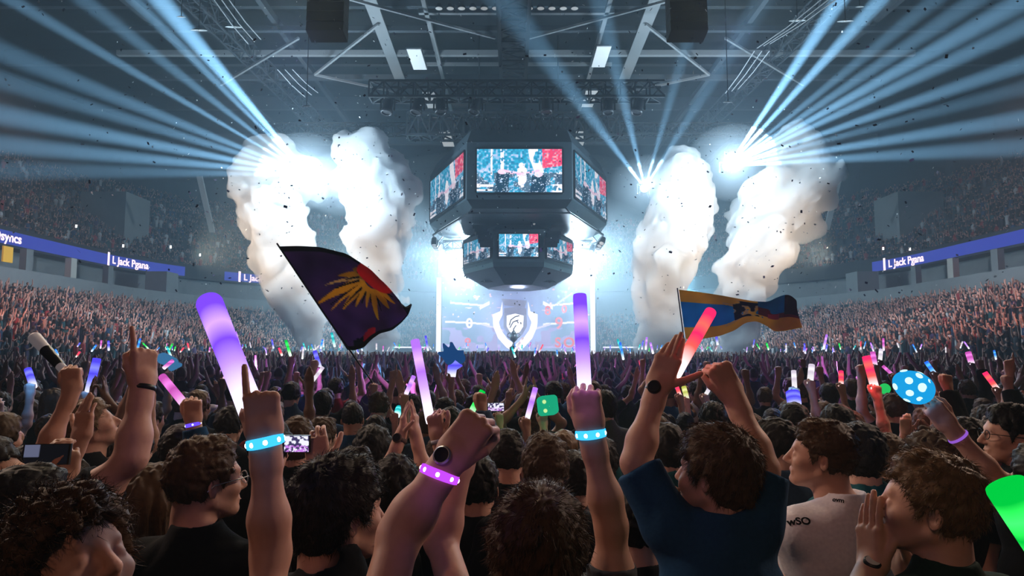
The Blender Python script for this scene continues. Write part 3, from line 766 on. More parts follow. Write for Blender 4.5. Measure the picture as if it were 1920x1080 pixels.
# ================================================================ people: bodies grown as one smooth surface
class SDF:
    def __init__(s, lo_, hi_, vs):
        s.lo = np.array(lo_, float); s.vs = vs; s.dims = np.ceil((np.array(hi_)-s.lo)/vs).astype(int)+1
        s.G = np.full(s.dims, .2, np.float32)
    def sub(s, c0, c1, m):
        a = np.clip(((np.minimum(c0, c1)-m-s.lo)/s.vs).astype(int), 0, s.dims); b = np.clip(((np.maximum(c0, c1)+m-s.lo)/s.vs).astype(int)+2, 0, s.dims)
        if (b <= a).any(): return None
        ax = [(s.lo[i]+s.vs*np.arange(a[i], b[i])).astype(np.float32) for i in range(3)]
        X, Y, Z = np.meshgrid(*ax, indexing='ij', sparse=True)
        return (slice(a[0], b[0]), slice(a[1], b[1]), slice(a[2], b[2])), X, Y, Z
    def join(s, sl, d, k):
        g = s.G[sl]; h = np.clip(k-abs(g-d), 0, None)/k
        s.G[sl] = np.minimum(g, d)-h*h*k/4
    def cut(s, sl, d, k):
        g = s.G[sl]; d = -d; h = np.clip(k-abs(g-d), 0, None)/k
        s.G[sl] = np.maximum(g, d)+h*h*k/4
    def cap(s, a, b, ra, rb=None, k=.02, flat=None):
        a = np.array(a, float); b = np.array(b, float); rb = ra if rb is None else rb
        q = s.sub(a, b, max(ra, rb)+k+.012)
        if q is None: return
        sl, X, Y, Z = q; ba = b-a; L2 = max(ba.dot(ba), 1e-9)
        t = np.clip(((X-a[0])*ba[0]+(Y-a[1])*ba[1]+(Z-a[2])*ba[2])/L2, 0, 1)
        dx, dy, dz = X-a[0]-t*ba[0], Y-a[1]-t*ba[1], Z-a[2]-t*ba[2]
        d = np.sqrt(dx*dx+dy*dy+dz*dz)-(ra+(rb-ra)*t)
        if flat is not None:   # cut square across the far end (a cuff)
            n = ba/math.sqrt(L2); d = np.maximum(d, (X-b[0])*n[0]+(Y-b[1])*n[1]+(Z-b[2])*n[2]-flat)
        s.join(sl, d.astype(np.float32), k)
    def ell(s, c, r, k=.02, M3=None, sub=False):
        c = np.array(c, float); r = np.array(r, float); m = r.max()+k+.012
        q = s.sub(c-0, c+0, m)
        if q is None: return
        sl, X, Y, Z = q; X = X-c[0]; Y = Y-c[1]; Z = Z-c[2]
        if M3 is not None:   # rows: local axes
            X, Y, Z = (M3[0][0]*X+M3[0][1]*Y+M3[0][2]*Z, M3[1][0]*X+M3[1][1]*Y+M3[1][2]*Z, M3[2][0]*X+M3[2][1]*Y+M3[2][2]*Z)
        k0 = np.sqrt((X/r[0])**2+(Y/r[1])**2+(Z/r[2])**2); k1 = np.sqrt((X/r[0]**2)**2+(Y/r[1]**2)**2+(Z/r[2]**2)**2)+1e-9
        d = (k0*(k0-1)/k1).astype(np.float32)
        (s.cut if sub else s.join)(sl, d, k)
    def box(s, c, h, M3, rad, k=.01):
        c = np.array(c, float); q = s.sub(c, c, float(np.linalg.norm(h))+k+.012)
        if q is None: return
        sl, X, Y, Z = q; X = X-c[0]; Y = Y-c[1]; Z = Z-c[2]
        A = [abs(M3[i][0]*X+M3[i][1]*Y+M3[i][2]*Z)-(h[i]-rad) for i in range(3)]
        out = np.sqrt(sum(np.clip(q_, 0, None)**2 for q_ in A)); ins = np.minimum(np.maximum(np.maximum(A[0], A[1]), A[2]), 0)
        s.join(sl, (out+ins-rad).astype(np.float32), k)
    def displace(s, amp, seed, freq, stretch=(1, 1, 1), oct=2, fn=None):
        idx = np.nonzero(abs(s.G) < .03)
        x = s.lo[0]+s.vs*idx[0]; y = s.lo[1]+s.vs*idx[1]; z = s.lo[2]+s.vs*idx[2]
        wv = Waves(seed, freq, 6, oct)(x*stretch[0], y*stretch[1], z*stretch[2])
        if fn is not None: wv = fn(wv)
        s.G[idx] += (amp*wv).astype(np.float32)
    def mesh(s, name, mats, smooth=True):
        V, Q = vdb_mesh(s.G, s.lo, s.vs)
        return np_mesh(name, V, Q, mats, smooth=smooth)
def rows(a, b, c): return np.array([a, b, c], float)
def unit(v): v = np.array(v, float); return v/(np.linalg.norm(v)+1e-12)
def rotv(v, ax, deg):
    return np.array(Matrix.Rotation(R(deg), 3, Vector(ax)) @ Vector(v))
POSES = {  # curls of the three joints per finger (index, middle, ring, little), spread, thumb (out, curl)
 'fist': ([(80, 95, 55)]*4, 0, (20, 45)),
 'grip': ([(62, 78, 40)]*4, 1, (28, 35)),
 'open': ([(8, 12, 8), (5, 8, 6), (8, 10, 8), (14, 14, 10)], 7, (48, 8)),
 'flat': ([(3, 6, 4), (2, 5, 4), (3, 6, 4), (5, 8, 5)], 1, (22, 6)),
 'relax': ([(28, 32, 20), (34, 38, 22), (38, 42, 25), (42, 46, 28)], 2, (34, 18)),
 'point': ([(4, 6, 4), (84, 95, 55), (84, 95, 55), (84, 95, 55)], 0, (16, 50)),
 'two': ([(6, 6, 4), (4, 6, 4), (84, 95, 55), (84, 95, 55)], 8, (14, 55)),
 'phone': ([(35, 30, 15), (38, 34, 18), (42, 38, 20), (46, 40, 22)], 2, (40, 12)),
}
def hand(s, W, d, n, thumb, pose, sc=1.0, fr=1.0):
    "W wrist, d hand direction, n palm normal (side the fingers curl to), thumb +1/-1 side along d x n"
    W = np.array(W, float); d = unit(d); n = unit(np.array(n)-d*np.dot(n, d)); l = np.cross(d, n)*thumb
    curls, spread, (tout, tcurl) = POSES[pose]
    s.box(W+d*.055*sc, np.array([.050, .040, .0155])*sc, rows(d, l, n), .0135*sc, .016)
    s.ell(W+d*.030*sc+l*.022*sc+n*.010*sc, np.array([.032, .019, .017])*sc, .01, rows(d, l, n))      # thumb ball
    s.ell(W+d*.035*sc-l*.024*sc+n*.006*sc, np.array([.036, .015, .015])*sc, .01, rows(d, l, n))
    ln = [.074, .082, .076, .060]; off = [.031, .0105, -.0105, -.031]; rd = [.0089, .0091, .0088, .0079]; ex = [.0, .005, .001, -.008]
    for i in range(4):
        b = W+d*(.096+ex[i])*sc+l*off[i]*sc-n*.002*sc
        dd = rotv(d, n, -spread*(1.5-i)*thumb*-1)
        ax = np.cross(dd, n); r0 = rd[i]*sc*fr; p = b
        s.ell(b-n*.003*sc, (.0105*sc,)*3, .003)     # knuckle
        for j, f in enumerate((.45, .31, .24)):
            dd = rotv(dd, ax, curls[i][j]); q = p+dd*ln[i]*f*sc
            s.cap(p, q, r0, r0*.93, .0012); p = q; r0 *= .93
    p = W+d*.022*sc+l*.030*sc+n*.004*sc
    td = unit(d*math.cos(R(tout))+l*math.sin(R(tout))+n*.28); axt = np.cross(td, n*.4-l*.9)
    r0 = .0125*sc*fr
    for j, L in enumerate((.040, .033, .026)):
        q = p+td*L*sc; s.cap(p, q, r0, r0*.9, .005 if j == 0 else .0025); p = q; r0 *= .9
        td = rotv(td, axt, tcurl*(.6 if j == 0 else .9))
def headrot(yaw, pitch, roll=0):
    "columns: head's right, forward, up; yaw 0 looks to the stage (+Y), positive turns to the left"
    return np.array((Matrix.Rotation(R(yaw), 3, 'Z') @ Matrix.Rotation(R(pitch), 3, 'X') @ Matrix.Rotation(R(roll), 3, 'Y')))
def head(s, C, Mh, sc=1.0, face=True):
    C = np.array(C, float); T = lambda x, y, z: C+Mh @ (np.array([x, y, z])*sc); RR = Mh.T
    e = lambda c, r, k=.012, **a: s.ell(T(*c), np.array(r)*sc, k, RR, **a)
    e((0, -.012, .028), (.073, .094, .090)); e((0, .020, .0), (.066, .076, .085), .02)
    e((0, .038, -.055), (.052, .050, .062), .03); e((0, .070, -.098), (.022, .018, .017), .025)
    for x in (-1, 1): s.cap(T(x*.055, -.005, -.055), T(x*.016, .07, -.098), .014*sc, .011*sc, .02)
    s.cap(T(0, -.035, -.03), T(0, -.045, -.125), .056*sc, .052*sc, .03)
    if face:
        s.cap(T(-.030, .080, .020), T(.030, .080, .020), .012*sc, k=.012)
        for x in (-1, 1):
            e((x*.031, .098, -.004), (.019, .014, .012), .010, sub=True); e((x*.031, .080, -.005), (.0125, .0125, .0125), .002)
            e((x*.040, .062, -.030), (.022, .022, .018), .02)
            s.cap(T(x*.006, .102, -.040), T(x*.012, .098, -.040), .0075*sc, .007*sc, .006)
        s.cap(T(0, .090, .010), T(0, .114, -.034), .0075*sc, .0115*sc, .010)
        s.cap(T(-.020, .086, -.066), T(.020, .086, -.066), .0062*sc, k=.006); s.cap(T(0, .093, -.064), T(0, .0931, -.064), .0075*sc, k=.008)
        s.cap(T(-.016, .085, -.078), T(.016, .085, -.078), .0068*sc, k=.006)
        s.cap(T(-.018, .098, -.0715), T(.018, .098, -.0715), .002*sc, k=.003)
        s.cap(T(0, .076, -.098), T(0, .082, -.097), .014*sc, k=.012)
    for x in (-1, 1):
        a = Mh @ np.array(Matrix.Rotation(R(x*22), 3, 'Z')); 
        s.ell(T(x*.079, -.012, -.012), np.array([.0065, .017, .028])*sc, .008, a.T)
        s.ell(T(x*.084, -.008, -.008), np.array([.005, .009, .016])*sc, .004, a.T, sub=True)
def hair_shape(C, Mh, style, sc, vs, seed):
    C = np.array(C, float); r = .17*sc if style != 'long' else .42
    s = SDF(C-r, C+np.array([r, r, .17*sc]), vs)
    T = lambda x, y, z: C+Mh @ (np.array([x, y, z])*sc); RR = Mh.T
    th = {'short': .010, 'buzz': .004, 'curly': .022, 'thick': .018, 'long': .014, 'swept': .013}[style]
    s.ell(T(0, -.013, .030), np.array([.0755+th, .097+th, .094+th])*sc, .01, RR)
    if style in ('short', 'swept', 'thick', 'curly'): s.ell(T(0, .040, .094), np.array([.052, .045, .026+th*.5])*sc, .02, RR)
    if style == 'thick' or style == 'curly': s.ell(T(0, -.05, -.02), np.array([.070, .062, .075])*sc, .02, RR)
    if style == 'long':
        s.cap(T(0, -.04, .02), T(0, -.085, -.20), .088*sc, .075*sc, .03); s.cap(T(0, -.085, -.20), T(0, -.10, -.33), .075*sc, .05*sc, .03)
        s.cap(T(.06, -.01, .0), T(.06, -.03, -.20), .035*sc, .03*sc, .02); s.cap(T(-.06, -.01, .0), T(-.06, -.03, -.20), .035*sc, .03*sc, .02)
    # keep the scalp, cut the face and neck free
    ax = [s.lo[i]+s.vs*np.arange(s.dims[i]) for i in range(3)]
    X, Y, Z = np.meshgrid(*ax, indexing='ij', sparse=True); X = X-C[0]; Y = Y-C[1]; Z = Z-C[2]
    ly = (Mh[0, 1]*X+Mh[1, 1]*Y+Mh[2, 1]*Z)/sc; lz = (Mh[0, 2]*X+Mh[1, 2]*Y+Mh[2, 2]*Z)/sc
    if style == 'long': h = np.interp(ly, [-.2, .0, .03, .05, .09], [-.6, -.5, -.02, .04, .058])
    else:
        dn = -.085 if style in ('thick', 'curly') else -.07
        h = np.interp(ly, [-.13, -.06, -.03, -.018, .006, .022, .045, .07, .10], [dn, dn+.005, -.045, .012, .016, -.018, .03, .055, .062])
    s.G = np.maximum(s.G, ((h-lz)*.6*sc).astype(np.float32))
    if style == 'curly': s.displace(.010, seed, 95, oct=2, fn=lambda w: -abs(w)+.3)
    elif style == 'long': s.displace(.004, seed, 120, (1, 1, .12))
    elif style == 'buzz': s.displace(.0015, seed, 300)
    else: s.displace(.0055, seed, 70, oct=3, fn=lambda w: -abs(w)+.3)
    return s
def strands(me, C, Mh, style, n, seed):
    "loose hair strands standing on the hair mass, joined to it as thin tapered blades"
    r = np.random.default_rng(seed); C = np.array(C, float)
    nf = len(me.polygons); cen = np.zeros(nf*3, np.float32); nor = np.zeros(nf*3, np.float32)
    me.polygons.foreach_get('center', cen); me.polygons.foreach_get('normal', nor)
    cen = cen.reshape(-1, 3); nor = nor.reshape(-1, 3)
    up = Mh[:, 2]; fw = Mh[:, 1]
    pick = r.integers(0, nf, n); p = cen[pick]; nn = nor[pick]
    crown = C+Mh @ np.array([.01, -.06, .12])
    fl = p-crown; fl -= nn*(fl*nn).sum(1)[:, None]; fl /= np.linalg.norm(fl, axis=1)[:, None]+1e-6
    L = {'short': .016, 'buzz': .006, 'curly': .034, 'thick': .026, 'long': .07, 'swept': .024}[style]*r.uniform(.5, 1.3, n)
    lift = {'short': .55, 'buzz': 1.2, 'curly': .7, 'thick': .35, 'long': .06, 'swept': .35}[style]
    if style == 'long': fl = fl*.3-np.array([0, 0, 1])
    rn = r.normal(size=(n, 3))*{'curly': .9, 'long': .10}.get(style, .42)
    d0 = fl+nn*lift+rn; d0 /= np.linalg.norm(d0, axis=1)[:, None]
    d1 = fl+nn*lift*.2+rn*.5+r.normal(size=(n, 3))*(.9 if style == 'curly' else .15); d1 /= np.linalg.norm(d1, axis=1)[:, None]
    side = np.cross(d0, r.normal(size=(n, 3))); side /= np.linalg.norm(side, axis=1)[:, None]+1e-6
    w_ = .0007 if style != 'long' else .001
    base = p-nn*.003; mid = base+d0*(L*.5)[:, None]; tip = mid+d1*(L*.5)[:, None]
    V = np.stack([base-side*w_, base+side*w_, mid+side*w_*.8, mid-side*w_*.8, tip], 1).reshape(-1, 3)
    i = np.arange(n)*5
    Fq = np.concatenate([np.stack([i, i+1, i+2, i+3], 1), np.stack([i+3, i+2, i+4, i+4], 1)])
    return V, np.stack([i, i+1, i+2, i+3], 1), np.stack([i+3, i+2, i+4], 1)
def add_strands(me, V, Fa, Fb, name, mats):
    nv = len(me.vertices); co_ = np.zeros(nv*3, np.float32); me.vertices.foreach_get('co', co_)
    faces = [list(p.vertices) for p in me.polygons]+(Fa+nv).tolist()+(Fb+nv).tolist()
    m2 = bpy.data.meshes.new(name); m2.from_pydata(np.concatenate([co_.reshape(-1, 3), V]).tolist(), [], faces); m2.shade_smooth()
    for m in mats: m2.materials.append(m)
    bpy.data.meshes.remove(me); return m2

SKINS = {k: None for k in ()}
def skin_mat(name, col, rnd=0.0):
    m = mat(name, col, .55, spec=.35, var=.10, scale=55, bump=.06)
    b = [n for n in m.node_tree.nodes if n.type == 'BSDF_PRINCIPLED'][0]
    b.inputs['Subsurface Weight'].default_value = 0.0
    return m
SK1 = skin_mat('skin_fair', (.60, .33, .24)); SK2 = skin_mat('skin_tan', (.46, .25, .17)); SK3 = skin_mat('skin_brown', (.24, .12, .075))
def cloth(name, col, rough=.9): return mat(name, col, rough, spec=.05, var=.2, scale=90, bump=.12, sheen=.03)
CL = {'black': cloth('cloth_black', (.008, .009, .011)), 'navy': cloth('cloth_navy', (.016, .062, .14)), 'white': cloth('cloth_white', (.84, .80, .90)),
      'teal': cloth('cloth_teal', (.012, .075, .09)), 'green': cloth('cloth_dark_green', (.012, .030, .022)), 'grey': cloth('cloth_grey', (.07, .075, .085)),
      'red': cloth('cloth_red', (.22, .02, .02)), 'denim': cloth('cloth_denim', (.045, .08, .13))}
HR = {'brown': mat('hair_brown', (.070, .038, .017), .6, spec=.22, var=.4, scale=60), 'dark': mat('hair_dark', (.014, .009, .007), .6, spec=.2, var=.4, scale=60),
      'black': mat('hair_black', (.007, .005, .005), .6, spec=.2, var=.4, scale=60), 'fair': mat('hair_fair', (.15, .085, .038), .55, spec=.3, var=.4, scale=60)}
TROU = mat('trousers_dark', (.02, .024, .035), .9); SHOE = mat('shoe_dark', (.03, .03, .03), .7)
_legs = {}
def legs(parent, base, yaw, zh):
    "trousers and shoes, shared shapes"
    if 'm' not in _legs:
        s = SDF((-.3, -.25, .03), (.3, .3, 1.08), .022)
        s.cap((-.05, 0, .98), (.05, 0, .98), .118, k=.03); s.cap((-.04, 0, 1.02), (.04, 0, 1.02), .115, k=.03)
        for x in (-1, 1): s.cap((x*.09, 0, .90), (x*.11, .02, .50), .092, .068, .03); s.cap((x*.11, .02, .5), (x*.12, -.01, .09), .066, .052, .03)
        _legs['m'] = s.mesh('trousers', [TROU])
        s = SDF((-.09, -.12, -.02), (.09, .24, .12), .014)
        s.cap((0, -.05, .04), (0, .15, .035), .040, .036, .02); s.cap((0, -.03, .05), (0, -.03, .09), .042, k=.02)
        _legs['s'] = s.mesh('shoe', [SHOE])
    t = obj_from('trousers', _legs['m'], parent, base); t.rotation_euler.z = yaw; t.scale = (1, 1, zh)
    for x in (-1, 1):
        q = Vector((x*.12, 0, 0)); q.rotate(Euler((0, 0, yaw)))
        sh_ = obj_from('shoe', _legs['s'], parent, Vector(base)+q); sh_.rotation_euler.z = yaw
def person(base, H, yaw, head_yaw=0, head_pitch=0, head_roll=0, arms=(None, None), skin=None, hair='brown', style='short', shirt='black', sleeve='short',
           vs=.006, hs=1.0, lean=(0, 0), nstr=3500, seed=1, label=None, group=None, face=True, headC=None, name='person', bare=True, width=1.0, extra=None, hairm=None, shirtm=None):
    """arms: per side (left, right) None or dict(E=elbow, W=wrist, d=hand dir, n=palm normal, pose=, S=shoulder override), world coordinates.
    The body, its clothes and hair are built where they stand; their common origin is the standing point."""
    base = np.array(base, float); k = H/1.8
    Rz = np.array(Matrix.Rotation(R(yaw), 3, 'Z'))
    lx, ly = lean
    def T(x, y, z):
        f = max(0, (z-.95))/.6
        return base+Rz @ (np.array([x*width+lx*f, y+ly*f, z])*k)
    Mh = headrot(yaw+head_yaw, head_pitch, head_roll)
    C = T(0, .02, 1.69) if headC is None else np.array(headC, float)
    sl = .168; shoulders = [T(-sl, 0, 1.44), T(sl, 0, 1.44)]
    arms = list(arms)
    for i in (0, 1):
        sx = -1 if i == 0 else 1
        if arms[i] is None:
            arms[i] = dict(E=T(sx*.27, -.03, 1.16), W=T(sx*.23, .16, .98), d=Rz @ np.array([-sx*.2, .9, -.5]), n=Rz @ np.array([-sx, 0, 0]), pose='relax', low=True)
        a = arms[i]; up = a['E'][2]-shoulders[i][2]
        if 'S' in a: shoulders[i] = np.array(a['S'], float)
        elif up > 0: shoulders[i] = shoulders[i]+np.array([0, 0, .05])*k+Rz @ np.array([-sx*.015, .02, 0])
    pts = [C+.15, C-.15, T(-.27, -.17, .93), T(.27, .2, .93)]
    for a in arms:
        for q in (a['E'], a['W'], np.array(a['W'])+unit(a['d'])*.2): pts += [np.array(q)+.08, np.array(q)-.08]
    pts = np.array(pts); lo_, hi_ = pts.min(0), pts.max(0); lo_[2] = max(lo_[2], base[2]+.8)
    s = SDF(lo_, hi_, vs)
    # torso
    def torso(s, g, kk=.05):
        e = lambda c, r, k_=kk: s.ell(T(*c), (np.array(r)+g)*k*np.array([width, 1, 1]), k_, Rz.T)
        e((0, .0, 1.30), (.160, .105, .19)); e((0, -.015, 1.38), (.165, .10, .12)); e((0, .0, 1.10), (.145, .098, .18)); e((0, 0, .98), (.155, .108, .13))
        for i, sx in ((0, -1), (1, 1)):
            S = shoulders[i]
            s.cap(T(sx*.05, -.01, 1.435), S, (.060+g)*k, (.046+g)*k, kk)
            s.cap(T(sx*.02, -.03, 1.52), S*.6+T(0, -.02, 1.46)*.4, (.045+g)*k, (.045+g)*k, kk)
    torso(s, 0)
    s.cap(T(0, -.02, 1.44), C+Mh @ np.array([0, -.04, -.10]), .060*k, .053*k, .04)
    head(s, C, Mh, hs*1.02, face)
    for i, a in enumerate(arms):
        S = shoulders[i]; E = np.array(a['E'], float); W = np.array(a['W'], float); ak = a.get('k', 1.0)*k
        s.cap(S, E, .047*ak, .038*ak, .04); s.ell(S+(E-S)*.38, np.array([.048, .048, .048])*ak, .06)
        Mf = E+(W-E)*.28; s.cap(E, Mf, .0375*ak, .0405*ak, .03); s.cap(Mf, W, .0400*ak, .0255*ak, .03)
        d = unit(a['d']); n = unit(np.array(a['n'])-d*np.dot(a['n'], d)); l = np.cross(d, n)
        fa = unit(W-E); s.cap(W-fa*.05+l*.008*ak, W+d*.02+l*.010*ak, .0235*ak, .023*ak, .02); s.cap(W-fa*.05-l*.008*ak, W+d*.02-l*.010*ak, .0235*ak, .023*ak, .02)
        th = a.get('thumb', 1 if i == 0 else -1)
        hand(s, W, d, n, -th, a['pose'], .98*ak, 1.0 if vs < .008 else 1.12)
    me = s.mesh('person', [skin or SK1])
    origin = Vector(base)
    def shift(m_):
        co_ = np.zeros(len(m_.vertices)*3, np.float32); m_.vertices.foreach_get('co', co_); co_ = co_.reshape(-1, 3)-base.astype(np.float32)
        m_.vertices.foreach_set('co', co_.ravel()); m_.update()
    shift(me); body = obj_from(name, me, None, origin)
    tag(body, label, 'person', group)
    # shirt
    g = .013 if sleeve != 'hood' else .024
    s2 = SDF(lo_-.03, hi_+np.array([.03, .03, 0]), max(vs, .0075)*1.15)
    torso(s2, g, .06)
    if sleeve == 'hood': s2.ell(T(0, -.085, 1.50), np.array([.115, .055, .07])*k, .04, Rz.T)
    for i, a in enumerate(arms):
        S = shoulders[i]; E = np.array(a['E'], float); W = np.array(a['W'], float); ak = a.get('k', 1.0)*k
        fr = a.get('cuff', {'short': .55, 'none': .15, 'long': 1.0, 'hood': 1.0, 'half': .9}[sleeve])
        gg = g+.008
        if fr <= 1.0 and sleeve in ('short', 'none', 'half') or fr < 1.0:
            Q = S+(E-S)*fr; s2.cap(S, Q, (.047+gg)*ak, (.045+gg)*ak, .05, flat=0)
        elif True:
            f2 = a.get('cuff2', .93); s2.cap(S, E, (.048+gg)*ak, (.042+gg)*ak, .05); s2.cap(E, E+(W-E)*f2, (.044+gg)*ak, (.032+gg)*ak, .04, flat=0)
    s2.cap(T(0, -.02, 1.45), T(0, -.025, 1.575), .072*k, .064*k, .03)
    # neckline
    nk = T(0, -.02, 1.56+(.032 if max(arms[0]['E'][2], arms[1]['E'][2]) > base[2]+1.5*k else 0))
    s2.ell(C+Mh @ np.array([0, -.02, -.03])+np.array([0, 0, .0]), np.array([.080, .095, .085])*1.0, .01, sub=True)
    s2.ell(nk+np.array([0, 0, .045]), np.array([.074, .078, .046])*k, .008, sub=True)
    s2.displace(.0058 if sleeve != 'hood' else .009, seed, 24, (1, 1, .7), 2, fn=lambda w_: -abs(w_)+.3)
    ms = s2.mesh('shirt', [shirtm or CL[shirt]]); shift(ms)
    sh_ = obj_from('shirt' if sleeve != 'hood' else 'hooded_top', ms, body)
    # hair
    if style:
        hsd = hair_shape(C, Mh, style, hs*1.02, max(.0035, vs*.6), seed); mh = hsd.mesh('hair', [hairm or HR[hair]])
        if nstr:
            V, Fa, Fb = strands(mh, C, Mh, style, nstr, seed); mh = add_strands(mh, V, Fa, Fb, 'hair', [hairm or HR[hair]])
        shift(mh); obj_from('hair', mh, body)
    legs(body, (0, 0, 0), R(yaw), k)
    body['_C'] = tuple(C); body['_yaw'] = yaw+head_yaw; body['_hp'] = head_pitch
    return body
def local(body, o):
    "parent a worn thing built in world coordinates"
    o.parent = body; o.matrix_parent_inverse = Matrix.Identity(4); o.location = Vector(o.location)-body.location
    return o
def band(body, E, W, t, r, w_, m, nm='wristband', label=None, lights=None, tilt=0.0, thick=.004):
    "closed band round the forearm at fraction t from elbow to wrist"
    E = Vector(E); W = Vector(W); c = E+(W-E)*t; q = (W-E).normalized().to_track_quat('Z', 'Y').to_matrix() @ Matrix.Rotation(tilt, 3, 'X')
    m_ = MB(); m_.lathe([(r, -w_/2), (r+thick, -w_/2*.8), (r+thick*1.2, 0), (r+thick, w_/2*.8), (r, w_/2), (r-.001, 0), (r, -w_/2)], (0, 0, 0), 40, q)
    o = m_.build(nm, m, None, smooth=True); o.location = c; local(body, o)
    if label: o['label'] = label
    if lights:
        mt, n = lights
        for i in range(n):
            a = 2*math.pi*i/n+.35
            v = q @ Vector(((r+thick*.5)*math.cos(a), (r+thick*.5)*math.sin(a), 0))
            lm = MB(); lm.sphere(v, w_*.29, 12, 8); l_ = lm.build('light_dot', mt, o, smooth=True)
    return o
def watch(body, E, W, t, r, side, m, face, nm='watch', label=None, fr=.021):
    o = band(body, E, W, t, r, .02, m, nm, label)
    E = Vector(E); W = Vector(W); ax = (W-E).normalized(); sd = Vector(side); sd = (sd-ax*sd.dot(ax)).normalized()
    q = sd.to_track_quat('Z', 'Y').to_matrix(); c = sd*(r+.003)
    MB().lathe([(0, .0), (fr, 0), (fr, .008), (fr*.85, .011), (0, .011)], c, 24, q).build('watch_case', m, o)
    MB().lathe([(fr*.8, .0115), (0, .0120)], c, 24, q).build('watch_face', face, o)
    return o
# ================================================================ the people nearest the camera
A3 = lambda *a: np.array(a, float)
def hero(px, py, Y, arms=(None, None), yaw=0, hy=0, hp=0, hr=0, dx=0.0, **kw):
    "head centre seen at px,py at depth Y; the standing point follows from it"
    C = np.array(P(px, py, Y)); H = C[2]/1.69*1.8
    bx = np.array([C[0]+dx, C[1]-.02, 0])
    return person(bx, H, yaw, hy, hp, hr, arms, headC=C, **kw)
def q(px, py, Y): return np.array(P(px, py, Y))
BLK = M['plastic']
GLB = emat('band_glow_blue', (.04, .45, 1.0), 1.6, True); GLD = emat('band_dot_white_blue', (.75, .97, 1), 6.0)
GLP = emat('band_glow_purple', (.42, .05, .75), 1.5, True); GLPD = emat('band_dot_pink', (1, .72, 1), 6.0)
GLV = emat('band_glow_violet', (.12, .06, .9), 1.4)
SILV = mat('watch_silver', (.5, .5, .5), .3, .9); WF = mat('watch_face_dark', (.02, .02, .025), .15, spec=.6); WFW = mat('watch_face_pale', (.6, .6, .58), .4)
WB = mat('band_pale', (.6, .6, .62), .7)

# curly-haired man, profile
h1 = hero(136, 1070, 1.24, hy=-92, hp=28, yaw=-25, style='curly', hair='brown', vs=.005, nstr=7000, seed=11,
          label='person with curly brown hair in profile, chin lifted, below the pointing arm')
# man with glasses seen from behind
h2 = hero(386, 902, 2.1, hy=-38, hp=4, yaw=-6, style='short', hair='brown', vs=.0055, nstr=5000, seed=12, shirt='black', width=1.08,
          label='person in black T-shirt with short brown hair and glasses, seen from behind')
def glasses(b, m):
    C = np.array(b['_C']); Mh = headrot(b['_yaw'], b['_hp']); T = lambda x, y, z: tuple(C+Mh @ (np.array([x, y, z])*1.02))
    g = MB()
    for x in (-1, 1):
        pts = [T(x*.036+.024*math.cos(a), .104-.004*abs(math.cos(a)), -.004+.019*math.sin(a)) for a in np.linspace(0, 2*math.pi, 17)]
        g.tube(pts, .0018, 5, False); g.tube([T(x*.060, .102, .002), T(x*.078, .06, .002), T(x*.086, -.01, 0), T(x*.084, -.03, -.014)], .0018, 5)
    g.tube([T(-.012, .106, .0), T(.012, .106, .0)], .0016, 5)
    o = g.build('glasses', m, None); local(b, o)
glasses(h2, mat('glasses_metal', (.5, .52, .55), .3, .8))
# woman with long hair
h3 = hero(296, 943, 2.35, hy=-35, hp=12, yaw=-10, style='long', hair='brown', vs=.006, nstr=5000, seed=13, shirt='black',
          label='person with long straight brown hair, between the curly head and the man with glasses')
# big dark-haired man
h4 = hero(637, 962, 1.68, hy=-34, hp=2, yaw=-12, style='thick', hair='dark', vs=.005, nstr=8000, seed=14, shirt='black', sleeve='hood', width=1.05,
          label='person in black hooded top with thick dark hair, in front of the purple wristband arm')
# arm with blue band and the big purple stick
h5 = hero(318, 1300, 1.18, arms=(None, dict(E=q(508, 1035, 1.36), W=q(497, 822, 1.36), d=A3(-.14, .05, 1), n=A3(-.35, 1, 0), pose='point', thumb=-1, k=.97)), yaw=-10,
          vs=.0032, nstr=0, style='short', seed=15, shirt='grey', label='person whose bare arm with blue glowing band raises the widest purple stick')
E_, W_ = q(508, 1035, 1.36), q(497, 822, 1.36)
band(h5, E_, W_, .97, .0295, .021, GLB, 'light_wristband', 'glowing blue wristband', (GLD, 8), .12, .006)
# arms with watch, fist and purple band
h6 = hero(800, 1290, 1.04, arms=(dict(E=q(750, 1002, 1.36), W=q(842, 862, 1.40), d=A3(.60, .02, .78), n=A3(.35, 1, -.25), pose='fist', thumb=1, k=1.08),
          dict(E=q(826, 1012, 1.56), W=q(858, 890, 1.58), d=A3(.25, .15, .95), n=A3(-.6, 1, 0), pose='fist', thumb=-1, k=.92)), yaw=0,
          vs=.0032, nstr=0, style='short', seed=16, shirt='black', label='person with crossed bare forearms, clenched fist, watch and glowing purple wristband')
band(h6, q(750, 1002, 1.36), q(842, 862, 1.40), .80, .034, .020, GLP, 'light_wristband', 'glowing purple wristband', (GLPD, 8), -.25, .006)
watch(h6, q(750, 1002, 1.36), q(842, 862, 1.40), .985, .029, (-.35, -1, .35), SILV, WF, label='round black faced watch on a silver strap', fr=.019)
# central foreground head
h7 = hero(1010, 1040, 1.42, hy=-6, hp=0, style='thick', hair='brown', vs=.005, nstr=9000, seed=17, shirt='navy',
          label='person with tousled brown hair, nearest head at the bottom middle')
h8 = hero(1021, 880, 2.6, hy=2, style='short', hair='brown', vs=.0055, nstr=4500, seed=18, shirt='black', width=1.05, sleeve='hood',
          label='person with cropped brown hair and red ears, directly ahead of the bottom middle head')
